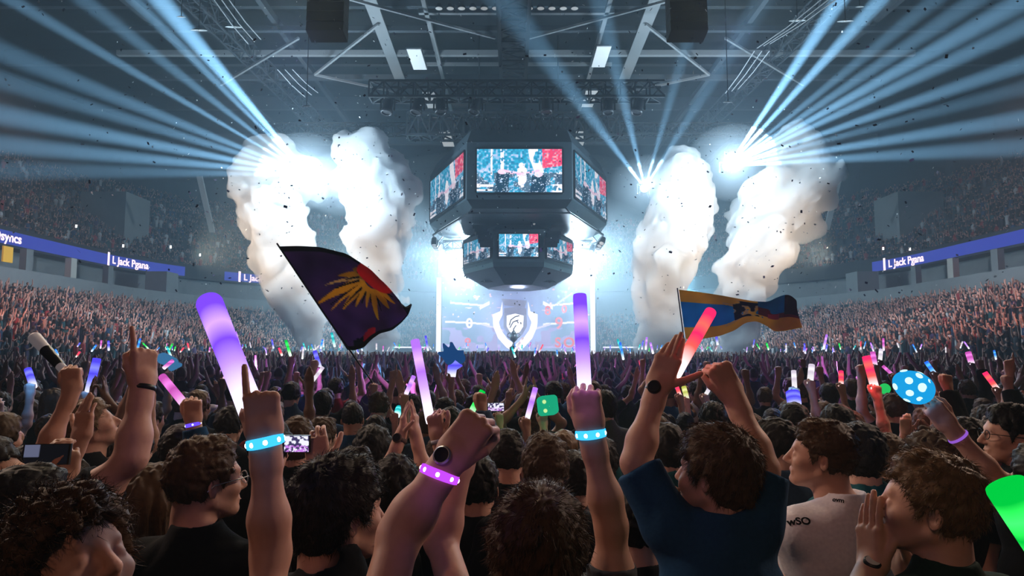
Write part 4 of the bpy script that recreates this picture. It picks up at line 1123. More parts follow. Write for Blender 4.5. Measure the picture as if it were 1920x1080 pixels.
# arm with blue band and slim purple stick
h9 = hero(1085, 1195, 1.66, arms=(None, dict(E=q(1146, 985, 1.52), W=q(1106, 806, 1.52), d=A3(-.10, .02, 1), n=A3(.3, 1, 0), pose='grip', thumb=-1, k=.98, S=q(1150, 1150, 1.52))), yaw=0,
          vs=.0032, nstr=0, style='short', seed=19, shirt='grey', label='person whose straight bare arm with glowing blue wristband holds the upright purple stick')
band(h9, q(1146, 985, 1.52), q(1106, 806, 1.52), .96, .0275, .020, GLB, 'light_wristband', 'glowing blue wristband', (GLD, 8), -.1, .006)
# man in blue sweater, both arms up
h10 = hero(1342, 888, 1.98, hy=42, hp=6, yaw=4, style='thick', hair='brown', vs=.004, nstr=8000, seed=20, shirt='navy', sleeve='half', width=.93,
           arms=(dict(S=q(1252, 985, 1.98), E=q(1192, 868, 2.02), W=q(1232, 728, 2.10), d=A3(.38, .05, .9), n=A3(.5, 1, 0), pose='open', thumb=1, k=1.02),
                 dict(S=q(1412, 985, 1.97), E=q(1432, 880, 2.00), W=q(1376, 744, 2.10), d=A3(-.45, 0, .9), n=A3(-.3, 1, 0), pose='fist', thumb=-1, k=1.02)),
           label='person in dark blue sweater, one raised fist, other hand holding a red stick')
watch(h10, q(1192, 868, 2.02), q(1232, 728, 2.10), .95, .031, (-.5, -1, 0), BLK, WF, label='black wristwatch')
# man in white T-shirt
h11 = hero(1540, 855, 2.5, hy=52, hp=8, yaw=12, style='short', hair='brown', vs=.0055, nstr=6000, seed=21, shirt='white', dx=.05, width=1.08,
           arms=(dict(E=q(1512, 1110, 2.50), W=q(1440, 1052, 2.75), d=A3(-.6, .6, .2), n=A3(0, 0, -1), pose='relax', thumb=1), None),
           label='person in white T-shirt with black lettering on the sleeve')
def letter_on(b, txt, size, org, right, up, nm='lettering', m=None):
    me = text_mesh(txt, size, .0008, size*.03); me.materials.append(m or CL['black']); o = obj_from(nm, me)
    right = Vector(right).normalized(); up = Vector(up); up = (up-right*up.dot(right)).normalized(); n = right.cross(up)
    o.matrix_world = Matrix.Translation(Vector(org)) @ Matrix((right, up, n)).transposed().to_4x4()
    bpy.context.view_layer.update(); mw = o.matrix_world.copy(); me.transform(mw.to_3x3().to_4x4()); o.matrix_world = Matrix.Translation(Vector(org)); local(b, o); return o
def snap(b, px, py):
    "the point of the wearer's shirt seen at this pixel"
    sh = [c for c in b.children if c.name.startswith('shirt')][0]
    from mathutils.bvhtree import BVHTree
    me = sh.data; off = Vector(b.location)+Vector(sh.location)
    t = BVHTree.FromPolygons([v.co+off for v in me.vertices], [tuple(p.vertices) for p in me.polygons])
    o = Vector((0, 0, CAMZ)); d = (P(px, py, 2)-o).normalized(); h, n, _, _ = t.ray_cast(o, d)
    return (h, n) if h is not None else (P(px, py, 2.3), Vector((0, -1, 0)))
def print_on(b, txt, px, py, size, slope=0):
    "lettering laid on the cloth, following its folds"
    from mathutils.bvhtree import BVHTree
    h, n = snap(b, px, py); right = Vector((0, 0, 1)).cross(n).normalized(); right = (Matrix.Rotation(R(slope), 3, n) @ right); upv = n.cross(right)
    sh = [c for c in b.children if c.name.startswith('shirt')][0]; off = Vector(b.location)+Vector(sh.location)
    t = BVHTree.FromPolygons([v.co+off for v in sh.data.vertices], [tuple(p.vertices) for p in sh.data.polygons])
    me = text_mesh(txt, size, 0, size*.03); me.materials.append(CL['black'])
    for v in me.vertices:
        w_ = h+right*v.co.x+upv*v.co.y; g_, gn, _, _ = t.ray_cast(w_+n*.08, -n)
        v.co = (g_ if g_ is not None else w_)+n*.0025-h
    o = obj_from('shirt_print', me); o.location = h; local(b, o); return o
print_on(h11, 'wSO', 1498, 978, .038, 8); print_on(h11, 'ovm', 1572, 938, .022, 0)
# clapping man at the corner
h12 = hero(1742, 950, 1.75, hy=46, hp=8, yaw=14, style='swept', hair='fair', vs=.004, nstr=8000, seed=22, shirt='green', width=1.12,
           arms=(dict(E=q(1560, 1190, 1.62), W=q(1636, 1070, 1.80), d=A3(.06, .12, 1), n=A3(1, .25, 0), pose='flat', thumb=1, k=1.08),
                 dict(E=q(1800, 1200, 1.75), W=q(1700, 1075, 1.88), d=A3(-.22, .05, 1), n=A3(-1, -.1, .1), pose='flat', thumb=-1, k=1.08)), sleeve='short',
           label='person in dark green top clapping, wearing a pale-faced wristwatch')
watch(h12, q(1560, 1190, 1.62), q(1636, 1070, 1.80), .93, .031, (-.8, -1, .2), BLK, WFW, label='black watch with pale face')
h13 = hero(1896, 816, 2.95, hy=55, hp=4, yaw=20, style='short', hair='black', vs=.006, nstr=3500, seed=23, label='person with black hair and glasses in profile, behind the spotted egg arm')
glasses(h13, M['plastic'])
h14 = hero(-22, 915, 1.95, hy=-70, hp=22, yaw=-20, style='short', hair='dark', vs=.0055, nstr=2500, seed=24, skin=SK2,
           arms=(dict(E=q(-30, 1000, 2.0), W=q(62, 905, 2.1), d=A3(.2, .2, 1), n=A3(.6, .6, 0), pose='phone', thumb=1), dict(E=q(70, 1010, 2.0), W=q(118, 912, 2.1), d=A3(-.05, .1, 1), n=A3(-.5, .8, 0), pose='phone', thumb=-1)),
           label='person with glasses looking up, holding a dark phone with both hands')
glasses(h14, M['plastic'])
h15 = hero(48, 968, 1.86, arms=(None, dict(E=q(246, 858, 1.84), W=q(268, 722, 1.90), d=A3(-.06, .05, 1), n=A3(-.9, .5, 0), pose='point', thumb=-1, k=.98, S=q(140, 968, 1.84))), yaw=-12, hy=-20,
           vs=.0038, nstr=2500, style='short', hair='black', seed=25, skin=SK1, label='person whose bare arm points one finger up, dark band on wrist')
band(h15, q(246, 858, 1.84), q(268, 722, 1.90), .95, .030, .016, BLK, 'wristband', 'thin black wristband')
# second row heads and arms
def H(px, py, Y, lab, **kw):
    kw.setdefault('vs', .007); kw.setdefault('nstr', 2200); return hero(px, py, Y, label=lab, **kw)
H(742, 925, 2.65, 'person with dark rounded hair between the black hooded top and the purple wristband', style='thick', hair='dark', seed=31)
H(660, 915, 2.35, 'person in black holding up a phone, mostly behind the thick dark-haired head', style='short', hair='dark', seed=32, sleeve='long',
  arms=(dict(E=q(560, 965, 2.15), W=q(602, 880, 2.15), d=A3(-.25, .1, 1), n=A3(-.2, 1, 0), pose='phone', thumb=1, cuff2=.9), None), vs=.005)
H(951, 858, 3.3, 'person with short dark hair just ahead of the raised fist and watch', style='short', hair='dark', seed=33, shirt='black')
H(893, 915, 2.75, 'person in black raising a purple stick beside the raised fist', style='short', hair='black', seed=34, sleeve='short',
  arms=(dict(E=q(850, 915, 2.72), W=q(822, 822, 2.72), d=A3(-.18, 0, 1), n=A3(.5, 1, 0), pose='grip', thumb=1), None), vs=.005)
band(COL.objects['person'] if False else bpy.context.scene.objects[[o.name for o in COL.objects if o.get('label', '').startswith('person in black raising a purple stick')][0]], q(850, 915, 2.72), q(822, 822, 2.72), .96, .028, .016, WB, 'wristband', 'wide pale wristband')
b_ = H(800, 935, 3.1, 'person clapping above the crowd with a wristwatch, next to the purple stick', style='short', hair='brown', seed=35,
  arms=(dict(E=q(715, 905, 2.95), W=q(752, 818, 3.0), d=A3(.12, .05, 1), n=A3(1, .3, 0), pose='open', thumb=1), dict(E=q(800, 900, 3.0), W=q(778, 815, 3.05), d=A3(-.05, .05, 1), n=A3(-1, .2, 0), pose='open', thumb=-1)), vs=.005)
watch(b_, q(715, 905, 2.95), q(752, 818, 3.0), .93, .028, (-.3, -1, 0), mat('strap_brown', (.12, .07, .05), .7), WF)
H(1075, 905, 3.0, 'person in pale grey hooded top, hidden mostly by the straight raised arm', style='short', hair='dark', seed=36, sleeve='hood', shirt='grey', shirtm=cloth('cloth_pale_grey', (.28, .27, .28)))
H(1195, 985, 2.25, 'person in black between the straight raised arm and the blue sweater', style='short', hair='black', seed=37)
H(557, 832, 3.7, 'person with brown hair just beyond the raised phone, nearer of a pair', style='thick', hair='brown', seed=38)
H(604, 822, 4.4, 'person with brown hair just beyond the raised phone, farther of a pair', style='short', hair='brown', seed=39, hy=-30)
H(662, 787, 5.2, 'person with close-cropped dark hair and bare neck in dark blue top', style='buzz', hair='dark', seed=40, shirt='navy')
H(711, 764, 6.0, 'person with short brown hair, below the purple flag pole', style='short', hair='brown', seed=41, shirt='black')
H(700, 850, 3.5, 'person with dark hair sticking up, below the purple flag', style='thick', hair='black', seed=42)
H(1235, 822, 4.3, 'person with very short brown hair between the blue sweater arms', style='short', hair='brown', seed=43)
H(1336, 790, 5.0, 'person with round black hair, straight beyond the blue sweater head', style='thick', hair='black', seed=44)
H(1455, 835, 3.5, 'person with dark hair between the blue sweater fist and white T-shirt', style='short', hair='dark', seed=45, hy=40, shirt='denim')
H(1612, 855, 2.95, 'person with dark hair in teal hooded top, just behind the white T-shirt shoulder', style='thick', hair='black', seed=46, shirt='teal', sleeve='hood')
H(1748, 872, 2.9, 'person with wavy light brown hair directly ahead of the clapping hands man', style='curly', hair='brown', seed=47, hy=25)
H(1812, 840, 3.2, 'person with black hair in black, under the spotted foam arm', style='thick', hair='black', seed=48)
H(1665, 862, 3.6, 'person with reddish brown hair between the teal hood and wavy hair', style='short', hair='brown', seed=49, skin=SK2)
H(1955, 905, 2.5, 'person raising the spotted blue foam egg, thin purple wristband', style='short', hair='dark', seed=50, vs=.005,
  arms=(dict(E=q(1872, 905, 2.6), W=q(1780, 800, 2.62), d=A3(-.55, 0, .7), n=A3(-.2, .7, .5), pose='grip', thumb=1, S=q(1915, 985, 2.5)), None))
b_ = [o for o in COL.objects if 'raising the spotted blue' in o.get('label', '')][0]
band(b_, q(1872, 905, 2.6), q(1780, 800, 2.62), .82, .0335, .010, emat('band_thin_purple', (.35, .12, .75), .8), 'wristband', 'thin purple wristband')
H(2090, 1180, 1.1, 'person outside the frame edge reaching in with a green stick', style='short', hair='brown', seed=51, vs=.007, nstr=0,
  arms=(dict(E=q(2120, 1330, 1.05), W=q(2050, 1180, 1.05), d=A3(-.4, .0, 1), n=A3(0, 1, 0), pose='grip', thumb=1), None))
H(172, 800, 3.4, 'person with upturned face and brown hair, right of the open raised hands', style='thick', hair='fair', seed=52, hy=-60, hp=25)
H(40, 900, 2.9, 'person in dark cap-like hair raising a black and white clapper', style='short', hair='black', seed=53, vs=.006,
  arms=(None, dict(E=q(82, 850, 2.7), W=q(136, 735, 2.75), d=A3(-.12, 0, 1), n=A3(-.3, 1, 0), pose='grip', thumb=-1)))
H(118, 930, 2.6, 'person raising an open palm behind the phone at the frame edge', style='short', hair='dark', seed=54, vs=.006,
  arms=(None, dict(E=q(112, 905, 2.5), W=q(152, 822, 2.5), d=A3(.05, .1, 1), n=A3(.2, 1, 0), pose='open', thumb=-1)))
b_ = H(340, 850, 3.2, 'person in dark top raising a short pink stick with a violet lit wristband', style='short', hair='dark', seed=55, sleeve='long', shirt='navy', vs=.006,
  arms=(None, dict(E=q(372, 850, 3.1), W=q(362, 792, 3.1), d=A3(-.05, 0, 1), n=A3(-.3, 1, 0), pose='grip', thumb=-1, cuff2=.8)))
band(b_, q(372, 850, 3.1), q(362, 792, 3.1), .93, .028, .018, GLV, 'light_wristband', 'glowing violet wristband', (GLD, 5), 0, .006)
for (px, py, Y, hs_, st_, lb) in ((250, 845, 3.6, 'dark', 'thick', 'person with dark hair behind the pointing arm elbow'), (430, 800, 4.6, 'dark', 'short', 'person with dark hair just left of the arm with widest purple stick'),
                             (505, 842, 3.0, 'black', 'short', 'person with black hair behind the blue wristband arm'), (845, 800, 5.0, 'dark', 'thick', 'person with dark hair beyond the raised fist, nearer the slim stick'),
                             (1120, 872, 3.3, 'dark', 'thick', 'person with dark hair behind the straight raised arm elbow'), (1490, 795, 4.4, 'black', 'short', 'person with black hair beyond the white T-shirt head'),
                             (1405, 815, 4.2, 'brown', 'short', 'person with brown hair between the two blue sweater arms'), (1570, 800, 4.3, 'black', 'thick', 'person with thick black hair beyond the white T-shirt shoulder')):
    H(px, py, Y, lb, style=st_, hair=hs_, seed=int(px), nstr=1200, vs=.008)
HERO_BASES = [(o.location.x, o.location.y) for o in COL.objects if o.get('category') == 'person']
# ================================================================ the crowd further on
VAR = []
def var(nm, desc, arms, **kw):
    b = person((0, 0, 0), 1.76, 0, arms=arms, vs=.0095, nstr=500, face=True, label=None, **kw)
    VAR.append((nm, desc, b)); return b
up = lambda sx, ex, wx, ez=1.62, wz=1.88, d=(0, 0, 1), n=(0, 1, 0), pose='fist', fy=.04: dict(E=A3(sx*ex, fy, ez), W=A3(sx*wx, fy+.05, wz), d=A3(*d), n=A3(*n), pose=pose, k=1.0)
var('both_fists', 'both fists raised', (up(-1, .30, .24), up(1, .30, .26)), style='short', seed=61)
var('one_open', 'open hand raised', (None, up(1, .30, .27, pose='open')), style='thick', seed=62)
var('point', 'one finger up', (up(-1, .27, .22, 1.66, 1.92, pose='point'), None), style='short', seed=63)
var('phone', 'filming by phone', (up(-1, .24, .10, 1.45, 1.68, n=(.5, 1, 0), pose='phone', fy=.2), up(1, .24, .10, 1.45, 1.68, n=(-.5, 1, 0), pose='phone', fy=.2)), style='buzz', seed=64)
var('down', 'arms down', (None, None), style='short', seed=65)
var('down2', 'arms down', (None, None), style='thick', seed=66, hy_=0) if False else var('down2', 'arms down', (None, None), style='thick', seed=66)
var('clap', 'clapping overhead', (up(-1, .27, .05, 1.66, 1.88, d=(.1, 0, 1), n=(1, 0, 0), pose='flat'), up(1, .27, .05, 1.66, 1.88, d=(-.1, 0, 1), n=(-1, 0, 0), pose='flat')), style='curly', seed=67)
var('wide', 'arms spread wide', (up(-1, .36, .44, 1.64, 1.86, d=(-.2, 0, 1), pose='open'), up(1, .36, .44, 1.62, 1.86, d=(.2, 0, 1), pose='open')), style='swept', seed=68)
var('long', 'long haired', (None, None), style='long', seed=69)
var('hood', 'one arm raised', (None, up(1, .26, .22, 1.66, 1.92, pose='fist')), style='short', seed=70, sleeve='hood')
GRIP = var('grip', 'one arm raised', (None, up(1, .26, .24, 1.62, 1.86, d=(0, 0, 1), n=(-.3, 1, 0), pose='grip')), style='short', seed=71)
GH = A3(.24, .12, 1.95)     # middle of the gripping hand
skins = [SK1, SK1, SK2, SK2, SK3]; hairs = ['dark', 'dark', 'black', 'brown', 'brown', 'fair']
shirts = ['black']*6+['navy', 'navy', 'grey', 'teal', 'denim', 'green', 'red', 'white']
hname = {'dark': 'dark brown', 'black': 'black', 'brown': 'brown', 'fair': 'light brown'}
sname = {'black': 'black', 'navy': 'dark blue', 'grey': 'grey', 'teal': 'teal', 'denim': 'denim blue', 'green': 'dark green', 'red': 'dark red', 'white': 'white'}
used_first = set()
def place(vi, x, y, yaw, sc, label, group, hair_=None, shirt_=None):
    nm, desc, b = VAR[vi]
    first = nm not in used_first; used_first.add(nm)
    o = b if first else b.copy()
    kids = list(b.children)
    if not first: COL.objects.link(o)
    o.location = (x, y, 0); o.rotation_euler = (0, 0, yaw); o.scale = (sc, sc, sc)
    r = random.random; hc = hair_ or random.choice(hairs); sc_ = shirt_ or random.choice(shirts)
    def setm(ob, m):
        ob.material_slots[0].link = 'OBJECT'; ob.material_slots[0].material = m
    setm(o, random.choice(skins))
    for ch in kids:
        n_ = ch.name.split('.')[0]
        if n_ == 'shoe' :
            if first: bpy.data.objects.remove(ch)
            continue
        c = ch if first else ch.copy()
        if not first: COL.objects.link(c); c.parent = o; 
        if n_ in ('shirt', 'hooded_top'): setm(c, CL[sc_])
        elif n_ == 'hair': setm(c, HR[hc])
    lab = label.format(hair=hname[hc], shirt=sname[sc_], pose=desc)
    tag(o, lab, 'person', group.format(hair=hname[hc], shirt=sname[sc_], pose=desc) if group else None)
    return o
# ---- light sticks and toys held up, each with the person who holds it
def stickmat(name, c1, c2, s=1.1, bands=2.2, white=.7):
    m, nt, out = _nt(name); N = nt.nodes; L = nt.links
    tc = N.new('ShaderNodeTexCoord'); sep = N.new('ShaderNodeSeparateXYZ'); L.new(tc.outputs['Generated'], sep.inputs[0])
    cr = N.new('ShaderNodeValToRGB'); e = cr.color_ramp.elements
    wcol = [min(1, c+white*(1-c)) for c in c2]
    e[0].position = 0; e[0].color = (*[min(1.6, w*1.5) for w in wcol], 1); e[1].position = 1; e[1].color = (*c1, 1)
    for p, c in ((.18, wcol), (.42, c2), (.60, c1), (.75, [c*1.25 for c in c2]), (.9, c1)):
        x = cr.color_ramp.elements.new(p); x.color = (*c, 1)
    L.new(sep.outputs['Z'], cr.inputs[0])
    em = N.new('ShaderNodeEmission'); em.inputs[1].default_value = s; L.new(cr.outputs[0], em.inputs[0]); L.new(em.outputs[0], out.inputs['Surface'])
    m.cycles.emission_sampling = 'AUTO' if s > 1.3 else 'NONE'
    return m
STK = {'purple': stickmat('stick_purple', (.16, .05, .75), (.45, .25, 1), 1.5), 'violet': stickmat('stick_violet', (.08, .06, .85), (.2, .22, 1), 1.1), 'lilac': stickmat('stick_lilac', (.38, .14, .72), (.55, .32, .95), 1.4),
       'pink': stickmat('stick_pink', (.55, .08, .45), (.8, .2, .7), 1.1), 'red': stickmat('stick_red', (.9, .02, .12), (1, .10, .08), 1.4, white=.75), 'green': stickmat('stick_green', (.0, .45, .04), (.04, .95, .12), 1.4, white=.6),
       'white': stickmat('stick_white', (.7, .62, .75), (.9, .85, .9), 1.0), 'blue': stickmat('stick_blue', (.02, .15, .8), (.08, .45, 1), 1.2), 'yellow': stickmat('stick_yellow', (.6, .65, .1), (.9, .9, .4), .9),
       'cyan': stickmat('stick_cyan', (.0, .4, .45), (.1, .8, .8), 1.1)}
def stick(a, b, r, colr, label, group=None, r2=None, n=28):
    "foam light stick from grip a to tip b: tube with rounded rim and hollow mouth"
    a = Vector(a); b = Vector(b); d = b-a; L_ = d.length; r2 = r2 or r
    m = MB(); m.lathe([(0, 0), (r*.5, 0), (r*.9, r*.25), (r, r), (r, L_*.35), (r2, L_-.006), (r2*.94, L_), (r2*.82, L_), (r2*.78, L_-.012), (0, L_-.014)], n=n)
    o = m.build('light_stick', STK[colr] if isinstance(colr, str) else colr, None, smooth=True); o.location = a; o.rotation_euler = d.to_track_quat('Z', 'Y').to_euler()
    return tag(o, label, 'light stick', group)
stick(P(484, 800, 1.36), P(392, 566, 1.58), .026, 'purple', 'wide purple foam light stick held by the arm with the blue wristband', r2=.030)
stick(P(1098, 772, 1.545), P(1087, 553, 1.62), .0165, 'purple', 'upright purple foam light stick in the straight raised arm', r2=.0165)
stick(P(808, 795, 2.75), P(778, 638, 2.85), .019, 'lilac', 'lilac foam light stick raised beside the clapping hands', r2=.019)
stick(P(1262, 708, 2.14), P(1333, 584, 2.3), .020, 'red', 'red foam light stick in the raised open hand of the blue sweater', r2=.020)
stick(P(2035, 1140, 1.05), P(1884, 907, 1.07), .0285, 'green', 'thick green foam light stick reaching in at the frame edge', r2=.030)
stick(P(360, 775, 3.13), P(304, 706, 3.25), .0195, 'pink', 'short pink foam light stick over the violet lit wristband', r2=.0185)
c_ = stick(P(136, 712, 2.78), P(64, 632, 2.9), .018, mat('clapper_white', (.5, .48, .5), .5, emit=(.6, .55, .6), estr=.12, light=False), 'black and white inflatable clapper raised near the pointing arm', r2=.026)
o = MB().lathe([(.0195, .10), (.021, .15), (.0235, .22), (.024, .225)], n=24).build('dark_sleeve', M['plastic'], c_)
HOLD = [  # grip px,py, tip px,py, depth, radius, colour, words
 (62, 722, 52, 692, 5.6, .028, 'violet', 'short violet light stick near the frame edge'), (166, 738, 182, 672, 5.2, .030, 'violet', 'long violet light stick beside the pointing hand'),
 (420, 712, 432, 695, 7.5, .026, 'pink', 'small pink light stick beside the widest purple stick'), (585, 716, 606, 688, 7.5, .020, 'white', 'white light stick below the purple flag'),
 (760, 742, 776, 705, 5.5, .018, 'lilac', 'slim lilac light stick leaning next to the raised lilac one'), (882, 776, 905, 733, 4.6, .022, 'green', 'green light stick just over the raised fist'),
 (988, 787, 1004, 727, 4.6, .018, 'lilac', 'lilac light stick next to the green foam cube'), (1275, 742, 1266, 716, 6.5, .018, 'red', 'small red light stick under the watch hand'),
 (1288, 748, 1282, 725, 6.6, .024, 'yellow', 'pale yellow light stick beside the raised fist arm'), (1322, 742, 1334, 722, 6.2, .018, 'white', 'pale light stick near the fist of the blue sweater'),
 (1490, 730, 1488, 695, 5.6, .020, 'white', 'white light stick above the white T-shirt head'), (1519, 716, 1522, 684, 5.8, .026, 'white', 'broad white light stick above a red glow'),
 (1577, 722, 1577, 696, 6.6, .022, 'red', 'red light stick between the white ones and the green ball'), (1640, 726, 1624, 668, 4.8, .028, 'red', 'tall coral red light stick beside the green ball'),
 (1641, 686, 1636, 660, 8.5, .03, 'pink', 'pink light stick above the coral red one'), (1675, 704, 1655, 686, 7, .016, 'pink', 'thin pink light stick leaning over the spotted egg'),
 (1752, 700, 1736, 678, 7.5, .022, 'blue', 'pale blue light stick beyond the spotted egg'), (1870, 730, 1846, 698, 6.0, .022, 'red', 'red light stick beside the man with glasses at the edge'),
 (1822, 682, 1815, 660, 10, .04, 'pink', 'magenta light stick before the stand crowd'), (1650, 655+22, 1652, 655, 10.5, .03, 'white', 'white light stick beside the pink one'),
 (745, 776, 749, 764, 5.8, .03, 'cyan', 'small cyan light beside the clapping hands'), (1490, 760, 1486, 735, 5.0, .05, 'violet', 'broad deep violet light stick under the white one'),
 (1205, 700, 1200, 676, 9, .018, 'red', 'slim red light stick behind the raised red stick'), (240+360, 690, 590, 658, 9.5, .03, 'violet', 'violet light stick before the smoke'),
]
TOYS = [(1027, 778, 4.9, 'cube'), (1659, 742, 6.4, 'ball'), (318, 694, 6.4, 'cap'), (846, 690, 7.0, 'claw'), (930, 775, 5.0, 'phone'), (704, 732, 6.9, 'pole'), (1290, 705, 12.0, 'pole2')]
TAKEN = list(HERO_BASES)
GI = [i for i, v in enumerate(VAR) if v[0] == 'grip'][0]
def holder(h, word):
    sc = max(.86, min(1.16, h.z/GH[2])); x = h.x-GH[0]*sc; y = h.y-GH[1]*sc
    # move back along the line of sight never: keep the hand on the thing
    TAKEN.append((x, y)); place(GI, x, y, 0, h.z/GH[2], 'person in {shirt} top holding the '+' '.join(word.split()[:9]), None)
for (gx, gy, tx, ty, Y, r, c, w_) in HOLD:
    a = P(gx, gy, Y); b = P(tx, ty, Y+.05); stick(a-(b-a).normalized()*.03, b, r, c, w_, None, n=14); holder(a, ' '.join(w_.split()[:7]))
# toys
t = P(*[1027, 760, 4.9]); GC = emat('foam_cube_green', (.01, .42, .22), .9)
s = SDF(np.array(t)-.12, np.array(t)+.12, .008); s.box(np.array(t), np.array([.068, .068, .068]), np.array(Matrix.Rotation(.25, 3, 'Z') @ Matrix.Rotation(.12, 3, 'Y')), .028)
o = obj_from('foam_cube', s.mesh('foam_cube', [GC])); tag(o, 'glowing green foam cube with pale dots above the crowd', 'foam toy')
dm = emat('foam_dot_yellow', (.6, .9, .35), 1.0)
for dx, dz in ((-.028, .03), (.022, .0), (-.02, -.032)): MB().lathe([(0, .0), (.014, .0), (.014, .006), (0, .008)], t+Vector((dx, -.073+abs(dx)*.3, dz)), 14, Matrix.Rotation(math.pi/2, 3, 'X')).build('dot', dm, o)
t = P(1659, 729, 6.4); o = MB().sphere((0, 0, 0), .05, 16, 10).build('glow_ball', emat('ball_green', (.02, .6, .12), .9), None, True); o.location = t; tag(o, 'small round green glowing ball beside the spotted egg', 'ball')
# spotted egg
t = P(1712, 725, 2.62); EG_ = emat('egg_blue', (.01, .36, .80), 1.0, True); ED = emat('egg_spot', (.62, .96, 1.0), 1.25)
q_ = Matrix.Rotation(R(-38), 3, 'Y'); eg = MB()
prof = [(.0, -.062)]+[(.060*math.sin(a)*(1-.12*math.cos(a)), -.078*math.cos(a)) for a in np.linspace(.25, math.pi-.05, 18)]+[(0, .078)]
prof = [(r_, z_) for r_, z_ in prof]
eg.lathe(prof, (0, 0, 0), 36, Matrix.Rotation(R(118), 3, 'Y')); o = eg.build('foam_egg', EG_, None, True); o.location = t; tag(o, 'glowing blue foam egg with pale spots held over the crowd', 'foam toy')
q2 = Matrix.Rotation(R(118), 3, 'Y')
for a, b in ((0, .1), (.80, .5), (.80, 1.55), (.80, 2.6), (.80, 3.65), (.80, 4.7), (.80, 5.75), (1.5, 0), (1.5, 1.05), (1.5, 2.1), (1.5, 3.14), (1.5, 4.2), (1.5, 5.2)):
    # spots spread over the camera-facing and other sides
    v = Vector((math.sin(a)*math.cos(b), -math.cos(a), math.sin(a)*math.sin(b)))      # around -Y
    loc_ = q2.transposed() @ v; k1 = math.hypot(loc_.x, loc_.y)/.0605; k2 = loc_.z/.079; s1 = 1/math.sqrt(k1*k1+k2*k2)
    v = v*s1; ln_ = q2.transposed() @ v; nn_ = (q2 @ Vector((ln_.x/.0605**2, ln_.y/.0605**2, ln_.z/.079**2))).normalized(); rs_ = .017 if a < .1 else .0135
    MB().lathe([(0, .0012), (rs_*.6, .0008), (rs_, -.0012), (rs_*.9, -.003)], v*.992+nn_*.0006, 20, nn_.to_track_quat('Z', 'Y').to_matrix()).build('spot', ED, o, True)
# phone held at the raised phone, and others
def phone(c, w_, h_, n, m, label, roll=0):
    o = empty('phone', c); n = Vector(n).normalized(); q_ = n.to_track_quat('-Y', 'Z').to_matrix() @ Matrix.Rotation(roll, 3, 'Y')
    MB().box((0, 0, 0), (w_, .009, h_), q_).build('phone_body', M['plastic'], o)
    sc = grid_panel('phone_screen', *[tuple(q_ @ Vector(v)) for v in ((-w_*.46, -.006, -h_*.46), (w_*.46, -.006, -h_*.46), (w_*.46, -.006, h_*.46), (-w_*.46, -.006, h_*.46))], 40, 24, m[0], m[1], o)
    return tag(o, label, 'phone')
def phpic(seed, dim=1):
    def f(u, v):
        n = vnoise(u*12, v*8, seed); n2 = vnoise(u*22, v*14, seed+1)
        c = np.where((n > .45)[:, None], np.array([.85, .85, 1.0]), np.array([.05, .04, .12])); c[(v < .4) & (n2 > .55)] = (.55, .2, .75)
        return c*dim
    return f
PM = attr_mat('phone_screen', emission=1.1)
phone(P(557, 832, 2.13), .082, .052, (0, -1, 0), (phpic(5), PM), 'phone filming the stage, held beside the blue wristband arm')
phone(P(88, 852, 2.08), .135, .062, (.1, -1, .15), (lambda u, v: np.where(((u < .35) & (v > .35))[:, None], np.array([.10, .11, .18]), np.array([.004, .004, .006])), PM), 'dark phone held in both hands at the frame edge')
phone(P(930, 763, 5.0), .125, .06, (0, -1, 0), (phpic(9), PM), 'small bright phone held sideways above the crowd in the middle'); holder(P(938, 778, 5.02), 'small bright phone in the middle')
holder(P(1020, 778, 4.93), 'green foam cube'); holder(P(1662, 742, 6.42), 'small green ball')
# blue foam claw and the blue-pink cap
s = SDF(np.array(P(846, 665, 7))-.35, np.array(P(846, 665, 7))+.35, .014); F_ = lambda px, py: np.array(P(px, py, 7.0))
s.cap(F_(846, 672), F_(862, 672), .075, .06, .03)
for a, b in (((838, 668), (822, 662)), ((842, 664), (831, 645)), ((850, 660), (846, 642)), ((860, 664), (868, 658))): s.cap(F_(*a), F_(*b), .045, .014, .02)
o = obj_from('foam_claw', s.mesh('foam_claw', [emat('foam_blue_dim', (.01, .06, .20), .9)])); tag(o, 'dark blue foam claw hand raised before the stage', 'foam toy')
MB().tube([F_(858, 678), F_(848, 690), F_(846, 706)], [.07, .05, .045], 12).build('lit_cuff', STK['violet'], o, True); holder(P(846, 702, 7), 'dark blue foam claw hand')
s = SDF(np.array(P(318, 680, 6.4))-.25, np.array(P(318, 680, 6.4))+.25, .012); F_ = lambda px, py: np.array(P(px, py, 6.4))
s.cap(F_(306, 672), F_(324, 680), .055, .05, .03); s.cap(F_(322, 690), F_(338, 684), .03, .02, .02)
o = obj_from('foam_hat', s.mesh('foam_hat', [emat('foam_pale_blue', (.05, .20, .42), .8)])); tag(o, 'pale blue foam hat held up beside the pointing hand', 'foam toy')
MB().tube([F_(312, 690)+np.array([0, -.05, 0]), F_(330, 676)+np.array([0, -.06, 0])], .018, 8).build('pink_band', STK['pink'], o); holder(P(320, 700, 6.4), 'pale blue foam hat')

